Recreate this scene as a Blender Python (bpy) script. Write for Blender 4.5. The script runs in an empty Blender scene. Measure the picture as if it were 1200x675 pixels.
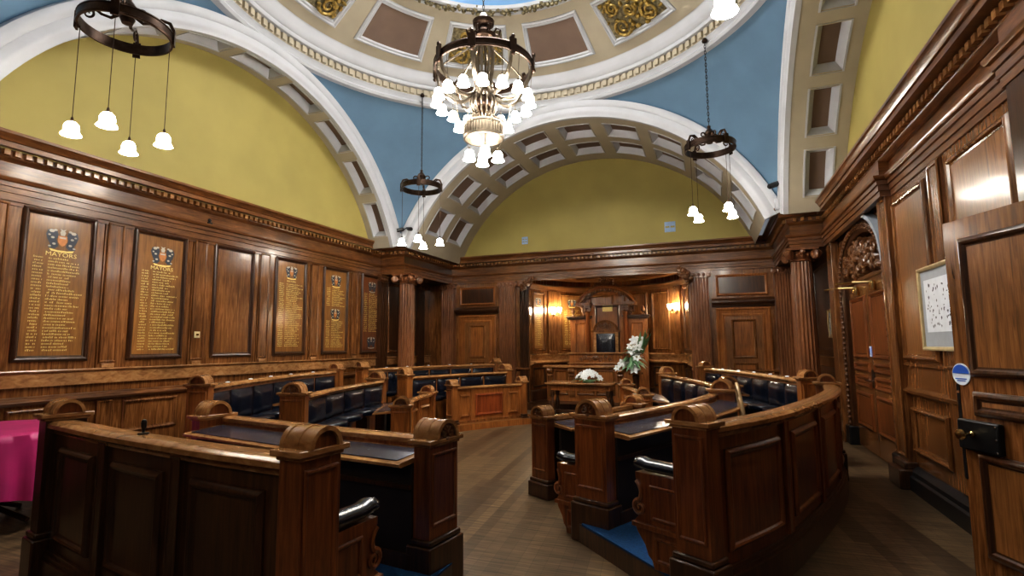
import bpy, bmesh, math, random
from math import sin, cos, pi, sqrt, radians, atan2, hypot
from mathutils import Vector, Matrix
random.seed(7)
scene = bpy.context.scene
COL = scene.collection

# ------------------------------------------------------------------ materials
def new_mat(name):
    m = bpy.data.materials.new(name); m.use_nodes = True
    nt = m.node_tree; b = nt.nodes['Principled BSDF']
    return m, nt, b

def plain(name, col, rough=.5, metal=0., var=.12, scale=6., bump=0., coat=0., spec=.5):
    m, nt, b = new_mat(name)
    tc = nt.nodes.new('ShaderNodeTexCoord'); n = nt.nodes.new('ShaderNodeTexNoise')
    n.inputs['Scale'].default_value = scale; n.inputs['Detail'].default_value = 4
    nt.links.new(tc.outputs['Object'], n.inputs['Vector'])
    r = nt.nodes.new('ShaderNodeValToRGB')
    r.color_ramp.elements[0].position = .3; r.color_ramp.elements[1].position = .7
    r.color_ramp.elements[0].color = (*[c*(1-var) for c in col], 1)
    r.color_ramp.elements[1].color = (*[min(1, c*(1+var)) for c in col], 1)
    nt.links.new(n.outputs['Fac'], r.inputs['Fac']); nt.links.new(r.outputs['Color'], b.inputs['Base Color'])
    b.inputs['Roughness'].default_value = rough; b.inputs['Metallic'].default_value = metal
    b.inputs['Coat Weight'].default_value = coat; b.inputs['Coat Roughness'].default_value = .15
    b.inputs['Specular IOR Level'].default_value = spec
    if bump:
        bp = nt.nodes.new('ShaderNodeBump'); bp.inputs['Strength'].default_value = bump; bp.inputs['Distance'].default_value = .01
        nt.links.new(n.outputs['Fac'], bp.inputs['Height']); nt.links.new(bp.outputs['Normal'], b.inputs['Normal'])
    return m

def wood(name, dark, mid, light, scale=(14, 14, 1.1), rough=.3, coat=.4, bump=.10):
    m, nt, b = new_mat(name); L = nt.links.new
    tc = nt.nodes.new('ShaderNodeTexCoord'); mp = nt.nodes.new('ShaderNodeMapping')
    mp.inputs['Scale'].default_value = scale
    L(tc.outputs['Object'], mp.inputs['Vector'])
    n = nt.nodes.new('ShaderNodeTexNoise'); n.inputs['Scale'].default_value = 2.2; n.inputs['Detail'].default_value = 7
    n.inputs['Distortion'].default_value = .7; n.inputs['Roughness'].default_value = .62
    L(mp.outputs['Vector'], n.inputs['Vector'])
    r = nt.nodes.new('ShaderNodeValToRGB'); e = r.color_ramp.elements
    e[0].position = .28; e[0].color = (*dark, 1); e[1].position = .74; e[1].color = (*light, 1)
    k = e.new(.5); k.color = (*mid, 1)
    L(n.outputs['Fac'], r.inputs['Fac'])
    n2 = nt.nodes.new('ShaderNodeTexNoise'); n2.inputs['Scale'].default_value = 1.3; n2.inputs['Detail'].default_value = 3
    L(tc.outputs['Object'], n2.inputs['Vector'])
    mr = nt.nodes.new('ShaderNodeMapRange'); mr.inputs[1].default_value = .3; mr.inputs[2].default_value = .7
    mr.inputs[3].default_value = .62; mr.inputs[4].default_value = 1.3
    L(n2.outputs['Fac'], mr.inputs[0])
    mx = nt.nodes.new('ShaderNodeVectorMath'); mx.operation = 'SCALE'
    L(r.outputs['Color'], mx.inputs[0]); L(mr.outputs[0], mx.inputs['Scale'])
    L(mx.outputs[0], b.inputs['Base Color'])
    b.inputs['Roughness'].default_value = rough
    b.inputs['Coat Weight'].default_value = coat; b.inputs['Coat Roughness'].default_value = .13
    bp = nt.nodes.new('ShaderNodeBump'); bp.inputs['Strength'].default_value = bump; bp.inputs['Distance'].default_value = .004
    L(n.outputs['Fac'], bp.inputs['Height']); L(bp.outputs['Normal'], b.inputs['Normal'])
    return m

def emit(name, col, st):
    m, nt, b = new_mat(name)
    b.inputs['Base Color'].default_value = (.9, .9, .88, 1); b.inputs['Roughness'].default_value = .4
    b.inputs['Emission Color'].default_value = (*col, 1); b.inputs['Emission Strength'].default_value = st
    n = nt.nodes.new('ShaderNodeTexNoise'); n.inputs['Scale'].default_value = 30
    mr = nt.nodes.new('ShaderNodeMapRange'); mr.inputs[3].default_value = st*.8; mr.inputs[4].default_value = st*1.2
    nt.links.new(n.outputs['Fac'], mr.inputs[0]); nt.links.new(mr.outputs[0], b.inputs['Emission Strength'])
    return m

def floor_mat():
    m, nt, b = new_mat('floorboards'); L = nt.links.new
    tc = nt.nodes.new('ShaderNodeTexCoord'); mp = nt.nodes.new('ShaderNodeMapping')
    mp.inputs['Rotation'].default_value = (0, 0, radians(84))
    L(tc.outputs['Object'], mp.inputs['Vector'])
    br = nt.nodes.new('ShaderNodeTexBrick')
    br.inputs['Scale'].default_value = 1; br.inputs['Brick Width'].default_value = 2.6; br.inputs['Row Height'].default_value = .105
    br.inputs['Mortar Size'].default_value = .0014; br.inputs['Mortar Smooth'].default_value = .3
    br.inputs['Color1'].default_value = (.135, .090, .048, 1); br.inputs['Color2'].default_value = (.050, .033, .019, 1)
    br.inputs['Mortar'].default_value = (.02, .013, .008, 1)
    L(mp.outputs['Vector'], br.inputs['Vector'])
    mp2 = nt.nodes.new('ShaderNodeMapping'); mp2.inputs['Rotation'].default_value = (0, 0, radians(84)); mp2.inputs['Scale'].default_value = (1.5, 26, 1)
    L(tc.outputs['Object'], mp2.inputs['Vector'])
    n = nt.nodes.new('ShaderNodeTexNoise'); n.inputs['Scale'].default_value = 1.6; n.inputs['Detail'].default_value = 6
    L(mp2.outputs['Vector'], n.inputs['Vector'])
    mr = nt.nodes.new('ShaderNodeMapRange'); mr.inputs[1].default_value = .3; mr.inputs[2].default_value = .7
    mr.inputs[3].default_value = .35; mr.inputs[4].default_value = 1.95
    L(n.outputs['Fac'], mr.inputs[0])
    mx = nt.nodes.new('ShaderNodeVectorMath'); mx.operation = 'SCALE'
    L(br.outputs['Color'], mx.inputs[0]); L(mr.outputs[0], mx.inputs['Scale'])
    L(mx.outputs[0], b.inputs['Base Color']); b.inputs['Roughness'].default_value = .34
    bp = nt.nodes.new('ShaderNodeBump'); bp.inputs['Strength'].default_value = .25; bp.inputs['Distance'].default_value = .004
    L(br.outputs['Fac'], bp.inputs['Height']); bp.invert = True
    L(bp.outputs['Normal'], b.inputs['Normal'])
    return m

M = dict(
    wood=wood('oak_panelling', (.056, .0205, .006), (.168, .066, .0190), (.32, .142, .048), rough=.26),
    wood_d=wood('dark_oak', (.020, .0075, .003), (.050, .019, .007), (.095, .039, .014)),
    wood_r=wood('red_oak', (.068, .019, .005), (.172, .052, .0135), (.28, .098, .029)),
    wood_o=wood('orange_oak', (.13, .042, .010), (.28, .100, .024), (.43, .175, .048)),  # brighter oak: stronger light on the far pews is put into the colour
    wood_rr=wood('red_panel_oak', (.10, .022, .006), (.22, .050, .014), (.32, .09, .028)),
    wood_c=wood('column_oak', (.10, .034, .013), (.20, .078, .030), (.30, .135, .058), rough=.3),
    wood_l=wood('rail_oak', (.19, .084, .029), (.35, .170, .064), (.48, .27, .115), scale=(4, 4, 9), rough=.24, bump=.05),  # lighter oak: highlights on rails, finials and tabletop are put into the colour
    wood_h=wood('oak_horizontal', (.058, .020, .0055), (.145, .056, .0165), (.26, .112, .036), scale=(1.6, 1.6, 16)),
    wood_x=wood('oak_door', (.085, .033, .010), (.215, .088, .026), (.33, .150, .050), scale=(22, 22, 1.4), bump=.3),
    board=wood('board_oak', (.15, .060, .012), (.25, .105, .022), (.34, .16, .038), rough=.38),
    board_r=wood('board_red', (.085, .026, .008), (.15, .048, .014), (.2, .07, .02), rough=.38),
    carve=wood('carved_oak', (.045, .016, .005), (.125, .048, .015), (.26, .115, .040), scale=(18, 18, 18), rough=.35, bump=.5),
    leather=plain('navy_leather', (.006, .0085, .017), .26, 0, .35, 9, .15, .3),
    inlay=plain('desk_leather', (.022, .028, .048), .24, 0, .45, 5, .1, .2),
    dark=plain('dark_lining', (.018, .010, .007), .55, 0, .3, 8),
    black=plain('black_iron', (.012, .012, .013), .35, .3, .2, 20),
    bronze=plain('dark_bronze', (.055, .034, .024), .34, .85, .35, 14, .1),
    brass=plain('brass', (.62, .45, .20), .25, 1, .2, 12),
    silver=plain('aged_silver', (.22, .185, .145), .36, 1, .25, 10),
    steel=plain('steel', (.7, .68, .64), .2, 1, .1, 10),
    yellow=plain('yellow_plaster', (.35, .29, .092), .7, 0, .08, 1.2),
    blue=plain('blue_plaster', (.110, .195, .29), .7, 0, .09, 1.6),
    white=plain('white_plaster', (.46, .475, .51), .6, 0, .06, 2),
    beige=plain('beige_plaster', (.40, .355, .27), .65, 0, .07, 2),
    brown=plain('brown_plaster', (.165, .112, .086), .7, 0, .08, 3),
    gold=plain('gilt_relief', (.36, .25, .075), .38, .55, .7, 16, .4),
    giltpaint=plain('gilt_paint', (.95, .70, .25), .5, 0, .15, 30),
    green_gold=plain('garland', (.20, .17, .10), .5, .3, .7, 18, .4),
    skyblue=plain('light_blue', (.18, .38, .68), .6, 0, .08, 2),
    carpet=plain('blue_carpet', (.002, .05, .15), .95, 0, .3, 60, .3),
    pink=plain('magenta_cloth', (.42, .018, .14), .5, 0, .15, 4, 0, 0),
    navy=plain('navy_paint', (.035, .042, .062), .5, 0, .2, 20),
    silverpaint=plain('white_paint', (.50, .46, .38), .5, 0, .1, 20),
    redpaint=plain('red_paint', (.35, .05, .03), .5, 0, .1, 20),
    shield_orange=plain('shield_orange', (.52, .20, .06), .5, 0, .15, 20),
    cream=plain('cream', (.62, .50, .26), .5, 0, .1, 20),
    paper=plain('paper', (.72, .76, .82), .5, 0, .06, 12),
    mount=plain('grey_mount', (.33, .37, .42), .4, 0, .06, 12),
    frame_gold=plain('pale_gold_frame', (.62, .50, .28), .35, .4, .15, 12),
    petal=plain('white_petal', (.82, .85, .84), .55, 0, .08, 20),
    leaf=plain('green_leaf', (.17, .32, .17), .45, 0, .4, 14),
    stamen=plain('stamen', (.45, .35, .06), .5),
    sign_blue=plain('sign_blue', (.03, .12, .55), .35, 0, .1, 10),
    sign_white=plain('sign_white', (.75, .83, .95), .35, 0, .1, 10),
    grille=plain('grille_blue_grey', (.30, .42, .62), .5, 0, .1, 10),
    bent=plain('pale_bentwood', (.48, .33, .17), .35, 0, .15, 10, 0, .2),
    floor=floor_mat(),
    glass=emit('opal_glass', (1., .93, .82), 58.),
    glow=emit('sconce_glass', (1., .87, .64), 170.),
)

# ------------------------------------------------------------------ mesh builder
XY = lambda u, v, w: (u, v, w)

class MB:
    def __init__(s): s.v = []; s.f = []
    def add(s, vs, fs):
        o = len(s.v); s.v += [tuple(p) for p in vs]; s.f += [[i+o for i in f] for f in fs]; return s
    def box(s, a, b, fn=XY, nu=1):
        (u0, v0, w0), (u1, v1, w1) = a, b
        vs = []; fs = []
        for i in range(nu+1):
            u = u0+(u1-u0)*i/nu
            vs += [fn(u, v0, w0), fn(u, v1, w0), fn(u, v1, w1), fn(u, v0, w1)]
        for i in range(nu):
            o = 4*i
            for k in range(4): fs.append([o+k, o+(k+1) % 4, o+4+(k+1) % 4, o+4+k])
        fs.append([0, 1, 2, 3]); o = 4*nu; fs.append([o+3, o+2, o+1, o])
        return s.add(vs, fs)
    def sweep(s, path, prof, fn=XY, closed=False, sub=0, cap=True):
        """profile (a,b): a = offset to the left of the path, b = third coordinate"""
        P = [tuple(p) for p in path]
        n = len(P); seg = []
        def nrm(p, q):
            d = hypot(q[0]-p[0], q[1]-p[1]) or 1e-9
            return (-(q[1]-p[1])/d, (q[0]-p[0])/d)
        pts = []
        for i in range(n):
            if closed: a = nrm(P[i-1], P[i]); b = nrm(P[i], P[(i+1) % n])
            else:
                a = nrm(P[i-1], P[i]) if i else nrm(P[0], P[1]); b = nrm(P[i], P[i+1]) if i < n-1 else a
            mx, my = a[0]+b[0], a[1]+b[1]; k = 1+a[0]*b[0]+a[1]*b[1]
            k = max(k, .15); pts.append((P[i], (mx/k, my/k)))
        if sub:
            out = []; m = n if closed else n-1
            for i in range(m):
                (p, a), (q, b) = pts[i], pts[(i+1) % n]
                for j in range(sub):
                    t = j/sub; out.append(((p[0]+(q[0]-p[0])*t, p[1]+(q[1]-p[1])*t), (a[0]+(b[0]-a[0])*t, a[1]+(b[1]-a[1])*t)))
            if not closed: out.append(pts[-1])
            pts = out
        m = len(prof); vs = []; fs = []
        for p, q in pts:
            for a, b in prof: vs.append(fn(p[0]+q[0]*a, p[1]+q[1]*a, b))
        N = len(pts)
        for i in range(N if closed else N-1):
            o = i*m; o2 = ((i+1) % N)*m
            for k in range(m): fs.append([o+k, o+(k+1) % m, o2+(k+1) % m, o2+k])
        if not closed and cap:
            fs.append(list(range(m))); fs.append([(N-1)*m+k for k in range(m)][::-1])
        return s.add(vs, fs)
    def frame(s, u0, v0, u1, v1, prof, fn, sub=0):
        """picture-frame moulding; profile a = inward from the outer edge, b = height off the surface"""
        return s.sweep([(u0, v0), (u1, v0), (u1, v1), (u0, v1)], prof, fn, True, sub)
    def tube(s, pts, r, n=8, closed=False):
        P = [Vector(p) for p in pts]; N = len(P); vs = []; fs = []
        up = None
        for i in range(N):
            if closed: t = P[(i+1) % N]-P[i-1]
            else: t = P[min(i+1, N-1)]-P[max(i-1, 0)]
            t.normalize()
            if up is None: up = Vector((0, 0, 1)) if abs(t.z) < .9 else Vector((1, 0, 0))
            a = t.cross(up)
            if a.length < 1e-4: a = t.orthogonal()
            a.normalize(); b = a.cross(t).normalized(); up = b
            rr = r[i] if isinstance(r, (list, tuple)) else r
            for k in range(n):
                an = 2*pi*k/n; vs.append(P[i]+(a*cos(an)+b*sin(an))*rr)
        for i in range(N if closed else N-1):
            o = i*n; o2 = ((i+1) % N)*n
            for k in range(n): fs.append([o+k, o+(k+1) % n, o2+(k+1) % n, o2+k])
        if not closed: fs.append(list(range(n))); fs.append([(N-1)*n+k for k in range(n)][::-1])
        return s.add(vs, fs)
    def lathe(s, prof, c=(0, 0, 0), n=20, ax=None, mod=None, cap=True):
        """profile (r,z) about a vertical axis at c, or about axis ax"""
        vs = []; fs = []; m = len(prof); R = None
        if ax is not None: R = Vector((0, 0, 1)).rotation_difference(Vector(ax)).to_matrix()
        for k in range(n):
            an = 2*pi*k/n
            for r, z in prof:
                q = r*(mod(an) if mod else 1)
                v = Vector((q*cos(an), q*sin(an), z))
                if R: v = R @ v
                vs.append(v+Vector(c))
        for k in range(n):
            for j in range(m-1):
                a = k*m+j; b = ((k+1) % n)*m+j; fs.append([a, b, b+1, a+1])
        cap = cap and prof[0] != prof[-1]
        if cap and prof[0][0] > 1e-4: fs.append([k*m for k in range(n)][::-1])
        if cap and prof[-1][0] > 1e-4: fs.append([k*m+m-1 for k in range(n)])
        return s.add(vs, fs)
    def prism(s, poly, z0, z1, fn=XY):
        n = len(poly)
        vs = [fn(p[0], p[1], z0) for p in poly]+[fn(p[0], p[1], z1) for p in poly]
        fs = [list(range(n))[::-1], list(range(n, 2*n))]+[[k, (k+1) % n, n+(k+1) % n, n+k] for k in range(n)]
        return s.add(vs, fs)
    def grid(s, f, nu, nv):
        vs = [f(i/nu, j/nv) for i in range(nu+1) for j in range(nv+1)]
        fs = [[i*(nv+1)+j, (i+1)*(nv+1)+j, (i+1)*(nv+1)+j+1, i*(nv+1)+j+1] for i in range(nu) for j in range(nv)]
        return s.add(vs, fs)
    def ball(s, c, r, n=8, m=5, fn=None):
        rx, ry, rz = r if isinstance(r, (tuple, list)) else (r, r, r)
        vs = []; fs = []
        for i in range(m+1):
            th = pi*i/m
            for k in range(n):
                an = 2*pi*k/n; p = (c[0]+rx*sin(th)*cos(an), c[1]+ry*sin(th)*sin(an), c[2]+rz*cos(th))
                vs.append(fn(*p) if fn else p)
        for i in range(m):
            for k in range(n): fs.append([i*n+k, (i+1)*n+k, (i+1)*n+(k+1) % n, i*n+(k+1) % n])
        return s.add(vs, fs)
    def obj(s, name, mat, parent=None, smooth=True, ang=32, bevel=0, weld=True):
        me = bpy.data.meshes.new(name); me.from_pydata(s.v, [], s.f)
        bm = bmesh.new(); bm.from_mesh(me)
        if weld: bmesh.ops.remove_doubles(bm, verts=bm.verts, dist=1e-5)
        bmesh.ops.dissolve_degenerate(bm, edges=bm.edges, dist=1e-6)
        bmesh.ops.recalc_face_normals(bm, faces=bm.faces)
        if smooth:
            for f in bm.faces: f.smooth = True
            lim = radians(ang)
            for e in bm.edges:
                e.smooth = not (len(e.link_faces) == 2 and e.calc_face_angle(0) > lim)
        bm.to_mesh(me); bm.free()
        me.materials.append(M[mat])
        o = bpy.data.objects.new(name, me); COL.objects.link(o)
        if parent is not None: o.parent = parent; o.matrix_parent_inverse = pinv(parent)
        if bevel:
            md = o.modifiers.new('bevel', 'BEVEL'); md.width = bevel; md.segments = 2; md.limit_method = 'ANGLE'; md.angle_limit = radians(40)
        return o

def wmat(p):
    m = Matrix.Translation(p.location)
    return m if p.parent is None else wmat(p.parent) @ p.matrix_parent_inverse @ m
def pinv(p):
    return wmat(p).inverted()

def thing(name, label, cat, loc=(0, 0, 0), group=None):
    o = bpy.data.objects.new(name, None); COL.objects.link(o); o.location = loc
    o.empty_display_size = .1
    return tag(o, label, cat, group)
def tag(o, label, cat, group=None):
    o['label'] = label; o['category'] = cat
    if group: o['group'] = group
    return o
def struct(o):
    o['kind'] = 'structure'; return o
def sempty(name):
    o = bpy.data.objects.new(name, None); COL.objects.link(o); return struct(o)

# profiles: bolection moulding, slim bead
BOL = [(0, 0), (0, .014), (.012, .030), (.026, .036), (.040, .030), (.050, .014), (.062, .010), (.066, .002), (.066, 0)]
BEAD = [(0, 0), (0, .010), (.008, .020), (.020, .018), (.030, .006), (.030, 0)]
def scl(pr, k, kb=None): return [(a*k, b*(kb or k)) for a, b in pr]

def spiral(c, r, turns, hand=1, a0=0, n=22, e=.85):
    out = []
    for i in range(n+1):
        t = i/n; rr = r*(1-e*t); a = a0+hand*2*pi*turns*t
        out.append((c[0]+rr*cos(a), c[1]+rr*sin(a)))
    return out
def scrollwork(mb, fn, u0, v0, u1, v1, d=.03, seed=1, th=.012, n=3):
    """symmetrical carved scrolls, leaves and a central boss filling a rectangle"""
    rnd = random.Random(seed); cu, cv = (u0+u1)/2, (v0+v1)/2; hw, hh = (u1-u0)/2, (v1-v0)/2
    for sd in (-1, 1):
        for k in range(n):
            x = cu+sd*hw*(.22+.66*(k+.3)/n); r = min(hh, hw/n)*.62*(1-.12*k); y = cv+hh*.2*(1 if k % 2 else -1)
            pts = [fn(*p, d*.7) for p in spiral((x, y), r, 1.4, sd*(1 if k % 2 else -1), pi/2 if k % 2 else -pi/2)]
            mb.tube(pts, [th*(1-.5*i/22) for i in range(23)], 6)
            for q in range(3):
                a = rnd.uniform(0, 2*pi); mb.ball((x+cos(a)*r*.9, y+sin(a)*r*.7, d*.4), (r*.3, r*.22, d*.7), 7, 4, fn)
    mb.ball((cu, cv, d*.3), (hw*.13+.01, hh*.62, d*1.1), 10, 6, fn)
    for k in range(5):
        a = pi*(.1+.2*k); mb.ball((cu+cos(a)*hw*.16, cv+sin(a)*hh*.6, d*.4), (th*1.6, th*1.6, d*.8), 6, 4, fn)

def text_mesh(txt, size):
    cu = bpy.data.curves.new('t', 'FONT'); cu.body = txt; cu.size = size; cu.align_x = 'CENTER'; cu.resolution_u = 2
    o = bpy.data.objects.new('t', cu); COL.objects.link(o)
    dg = bpy.context.evaluated_depsgraph_get(); dg.update()
    me = bpy.data.meshes.new_from_object(o.evaluated_get(dg))
    vs = [tuple(v.co) for v in me.vertices]; fs = [list(p.vertices) for p in me.polygons]
    bpy.data.objects.remove(o); bpy.data.curves.remove(cu); bpy.data.meshes.remove(me)
    return vs, fs

# ------------------------------------------------------------------ main dimensions (metres)
XL, XR = -7.65, 2.10            # wall faces
YB, YN = 13.50, -1.20           # back wall, wall behind the viewer
CX, CY = -2.80, 6.60            # dome centre
HS = 4.12                       # half side of the square under the dome
ZC = 2.41; RA = 4.10; RO = 4.44 # arch centre height, soffit and outer radius
NX, NR = -2.55, 2.05            # apse centre and radius
ZT = 4.10

# ================================================================== ROOM SHELL
fl = MB().box((-9, -2, -.1), (4, 17, 0)).obj('floor', 'floor', smooth=False); struct(fl)

wl = sempty('wall_left'); wr = sempty('wall_right'); wb = sempty('wall_back'); wn = sempty('wall_near')
FL = lambda u, v, w: (XL+w, u, v)      # u = Y, v = Z, w = into the room
FR = lambda u, v, w: (XR-w, u, v)
FB = lambda u, v, w: (u, YB-w, v)
MB().box((XL-.25, YN, 0), (XL, YB, ZT)).obj('wall_backing', 'wood', wl, False)
m = MB(); m.box((XR, YN, 0), (XR+.25, 7.75, ZT)); m.box((XR, 10.55, 0), (XR+.25, YB, ZT)); m.box((XR, 7.7, 3.3), (XR+.25, 10.6, ZT))
m.box((XR+.16, 7.7, 0), (XR+.3, 10.6, 3.4))
m.obj('wall_backing', 'wood', wr, False)
m = MB(); m.box((XL, YB, 0), (NX-NR, YB+.2, ZT)); m.box((NX+NR, YB, 0), (XR, YB+.2, ZT)); m.box((NX-NR, YB, 3.42), (NX+NR, YB+.2, ZT))
m.obj('wall_backing', 'wood', wb, False)
MB().box((XL-.2, YN-.2, 0), (XR+.2, YN, ZT)).obj('wall_backing', 'wood_d', wn, False)

def panel_bay(fn, parent, j, j1, p0, p1, strip=True, board=True, z0=1.53, z1=3.33, dado=True):
    """one bay of the wall panelling between joints j and j1; raised panel from p0 to p1"""
    m = MB(); m.box((j+.008, 1.39, 0), (j1-.008, 3.40, .03), fn)
    m.obj('bay_board', 'wood', parent, False)
    if strip:
        q = MB(); q.box((j+.03, 1.45, .03), (j+.25, 3.36, .042), fn); q.frame(j+.03, 1.47, j+.25, 3.36, BEAD, lambda u, v, w: fn(u, v, w+.036))
        q.obj('bay_strip', 'wood', parent)
        MB().box((j+.06, 1.40, .03), (j+.22, 1.455, .06), fn).obj('strip_block', 'wood_l', parent, bevel=.008)
    g = lambda u, v, w: fn(u, v, w+.03)
    MB().frame(p0-.03, z0-.03, p1+.03, z1+.03, scl(BOL, 1.15, 1.2), g).obj('panel_moulding', 'wood_d', parent)
    if board:
        MB().box((p0+.03, z0+.03, .03), (p1-.03, z1-.03, .037), fn).obj('wall_panel', 'wood', parent, False)

LEDGE = [(0, 1.20), (.035, 1.20), (.035, 1.36), (.05, 1.365), (.065, 1.385), (.06, 1.40), (0, 1.405)]
RAIL2 = [(0, .985), (.03, .985), (.04, 1.0), (.065, 1.01), (.075, 1.03), (.06, 1.05), (.035, 1.06), (.03, 1.09), (0, 1.09)]
BASE = [(0, 0), (.07, 0), (.07, .15), (.055, .17), (.05, .21), (.03, .24), (.012, .26), (0, .26)]
SURB = [(0, 3.33), (.045, 3.33), (.045, 3.37), (.06, 3.38), (.06, 3.42), (0, 3.42)]

Y0 = 4.64; PITCH = 1.305
for k in range(-4, 5):
    j = Y0+PITCH*k; p0 = j+.41
    panel_bay(FL, wl, j, j+PITCH, p0, p0+.76, True, k == 1 or k < -1)
    MB().frame(j+.40, .50, j+1.2, .95, scl(BOL, .9), FL).obj('lower_moulding', 'wood', wl)
    q = MB(); q.box((j+.06, .30, 0), (j+.26, .97, .02), FL); q.frame(j+.06, .32, j+.26, .97, BEAD, lambda u, v, w: FL(u, v, w+.015)); q.obj('lower_strip', 'wood', wl)
left_path = [(XL, YB), (XL, YN)]
for nm, pr, mt in (('dado_rail', LEDGE, 'wood_l'), ('lower_rail', RAIL2, 'wood_h'), ('surbase', SURB, 'wood_h')):
    MB().sweep(left_path, pr).obj(nm, mt, wl)
struct(MB().sweep(left_path, BASE).obj('baseboard_left', 'wood_d'))

# ---- right wall panels
for (j, j1, p0, p1) in ((5.86, 7.44, 6.38, 7.34), (4.50, 5.86, 4.72, 5.76)):
    m = MB(); m.box((j+.005, 1.39, 0), (j1, 3.40, .025), FR); m.obj('bay_board', 'wood', wr, False)
    MB().frame(p0-.03, 1.45, p1+.03, 3.30, scl(BOL, 1.15, 1.2), lambda u, v, w: FR(u, v, w+.025)).obj('panel_moulding', 'wood', wr)
    MB().box((p0+.03, 1.48, .025), (p1-.03, 3.26, .035), FR).obj('wall_panel', 'wood_x', wr, False)
    MB().frame(p0-.03, .42, p1+.03, .93, scl(BOL, 1., 1.1), lambda u, v, w: FR(u, v, w+.005)).obj('lower_moulding', 'wood', wr)
q = MB(); q.box((5.92, .30, .025), (6.18, 3.38, .06), FR); q.frame(5.92, 1.4, 6.18, 3.36, scl(BEAD, 1.2), lambda u, v, w: FR(u, v, w+.052)); q.obj('bay_strip', 'wood', wr)
right_path = [(XR, 4.5), (XR, 7.44)]
CAP = [(0, 1.06), (.03, 1.06), (.04, 1.08), (.075, 1.09), (.08, 1.12), (.05, 1.135), (.03, 1.15), (.02, 1.38), (.045, 1.39), (.045, 1.42), (0, 1.43)]
MB().sweep(right_path, CAP).obj('dado_rail', 'wood', wr)
struct(MB().sweep([(XR, 4.2), (XR, 7.44)], scl(BASE, 1.5, 1.)).obj('baseboard_right', 'black'))
# pilaster strip beside the double door
q = MB(); q.box((7.40, .3, 0), (7.72, 3.42, .09), FR); q.frame(7.40, .34, 7.72, 3.40, scl(BEAD, 1.3), lambda u, v, w: FR(u, v, w+.085)); q.obj('pilaster_strip', 'wood', wr)
q = MB(); q.box((7.34, 0, 0), (7.77, .22, .20), FR); q.box((7.37, .22, 0), (7.75, .30, .14), FR); q.obj('pilaster_plinth', 'wood_d', wr, bevel=.015)
# wall beyond the door as far as the corner
q = MB(); q.box((10.5, 0, 0), (10.88, 3.42, .12), FR); q.obj('pilaster_strip', 'wood', wr, bevel=.01)
q = MB(); q.box((10.88, 0, 0), (YB, 3.42, .02), FR); q.obj('bay_board', 'wood_d', wr)
MB().frame(11.2, 1.5, 12.9, 3.2, BOL, lambda u, v, w: FR(u, v, w+.02)).obj('panel_moulding', 'wood_d', wr)
MB().sweep([(XR, 10.9), (XR, YB)], LEDGE).obj('dado_rail', 'wood', wr)
# near end of the right wall, either side of the entrance
q = MB(); q.box((3.95, 0, 0), (4.47, 3.42, .14), FR); q.box((YN, 0, 0), (3.4, 3.42, .14), FR); q.box((3.3, 2.75, 0), (4.0, 3.42, .14), FR)
q.obj('entrance_surround', 'wood_d', wr, bevel=.01)

# ---- corner piers: recess walls, soffit block, columns
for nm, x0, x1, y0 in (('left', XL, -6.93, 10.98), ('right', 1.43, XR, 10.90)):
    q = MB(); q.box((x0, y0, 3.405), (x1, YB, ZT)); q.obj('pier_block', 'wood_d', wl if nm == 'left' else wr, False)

# ---- entablature
FRZ = [(-.05, 3.40), (.03, 3.40), (.03, 3.465), (.045, 3.47), (.045, 3.535), (.062, 3.54), (.062, 3.59), (.085, 3.60), (.10, 3.625), (.10, 3.645), (.03, 3.652), (.018, 3.66), (.018, 3.84), (-.05, 3.84)]
CRN = [(-.05, 3.825), (.015, 3.825), (.04, 3.845), (.065, 3.865), (.07, 3.875), (.07, 3.955), (.21, 3.955), (.21, 4.015), (.225, 4.02), (.24, 4.05), (.275, 4.085), (.285, 4.09), (.285, 4.125), (-.3, 4.125)]
x_r = 2.05
P_up = [(x_r, YN), (x_r, 10.90), (1.43, 10.90), (1.43, YB), (-6.95, YB), (-6.95, 10.98), (XL+.02, 10.98), (XL+.02, YN)]
P_lo = [(1.98, YN), (1.98, 4.47), (2.09, 4.47), (2.09, 7.42), (1.98, 7.42), (1.98, 10.90), (1.43, 10.90), (1.43, YB), (-6.95, YB), (-6.95, 10.98), (XL+.02, 10.98), (XL+.02, YN)]
ent = sempty('trim_1')
MB().sweep(P_lo, FRZ).obj('frieze', 'wood_h', ent)
MB().sweep(P_up, CRN).obj('cornice', 'wood_h', ent)
q = MB()
def dentils(p, nvec, L, t):
    n = int(L/.105)
    for i in range(n):
        s0 = (i+.25)*L/n
        a = (p[0]+t[0]*s0, p[1]+t[1]*s0); b = (a[0]+t[0]*.06, a[1]+t[1]*.06)
        f = [(a[0]+nvec[0]*.07, a[1]+nvec[1]*.07), (b[0]+nvec[0]*.07, b[1]+nvec[1]*.07), (b[0]+nvec[0]*.125, b[1]+nvec[1]*.125), (a[0]+nvec[0]*.125, a[1]+nvec[1]*.125)]
        q.prism(f, 3.885, 3.95)
for i in range(len(P_up)-1):
    a, b = P_up[i], P_up[i+1]; L = hypot(b[0]-a[0], b[1]-a[1]); t = ((b[0]-a[0])/L, (b[1]-a[1])/L)
    dentils(a, (-t[1], t[0]), L, t)
q.obj('dentils', 'wood_l', ent, False)

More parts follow.
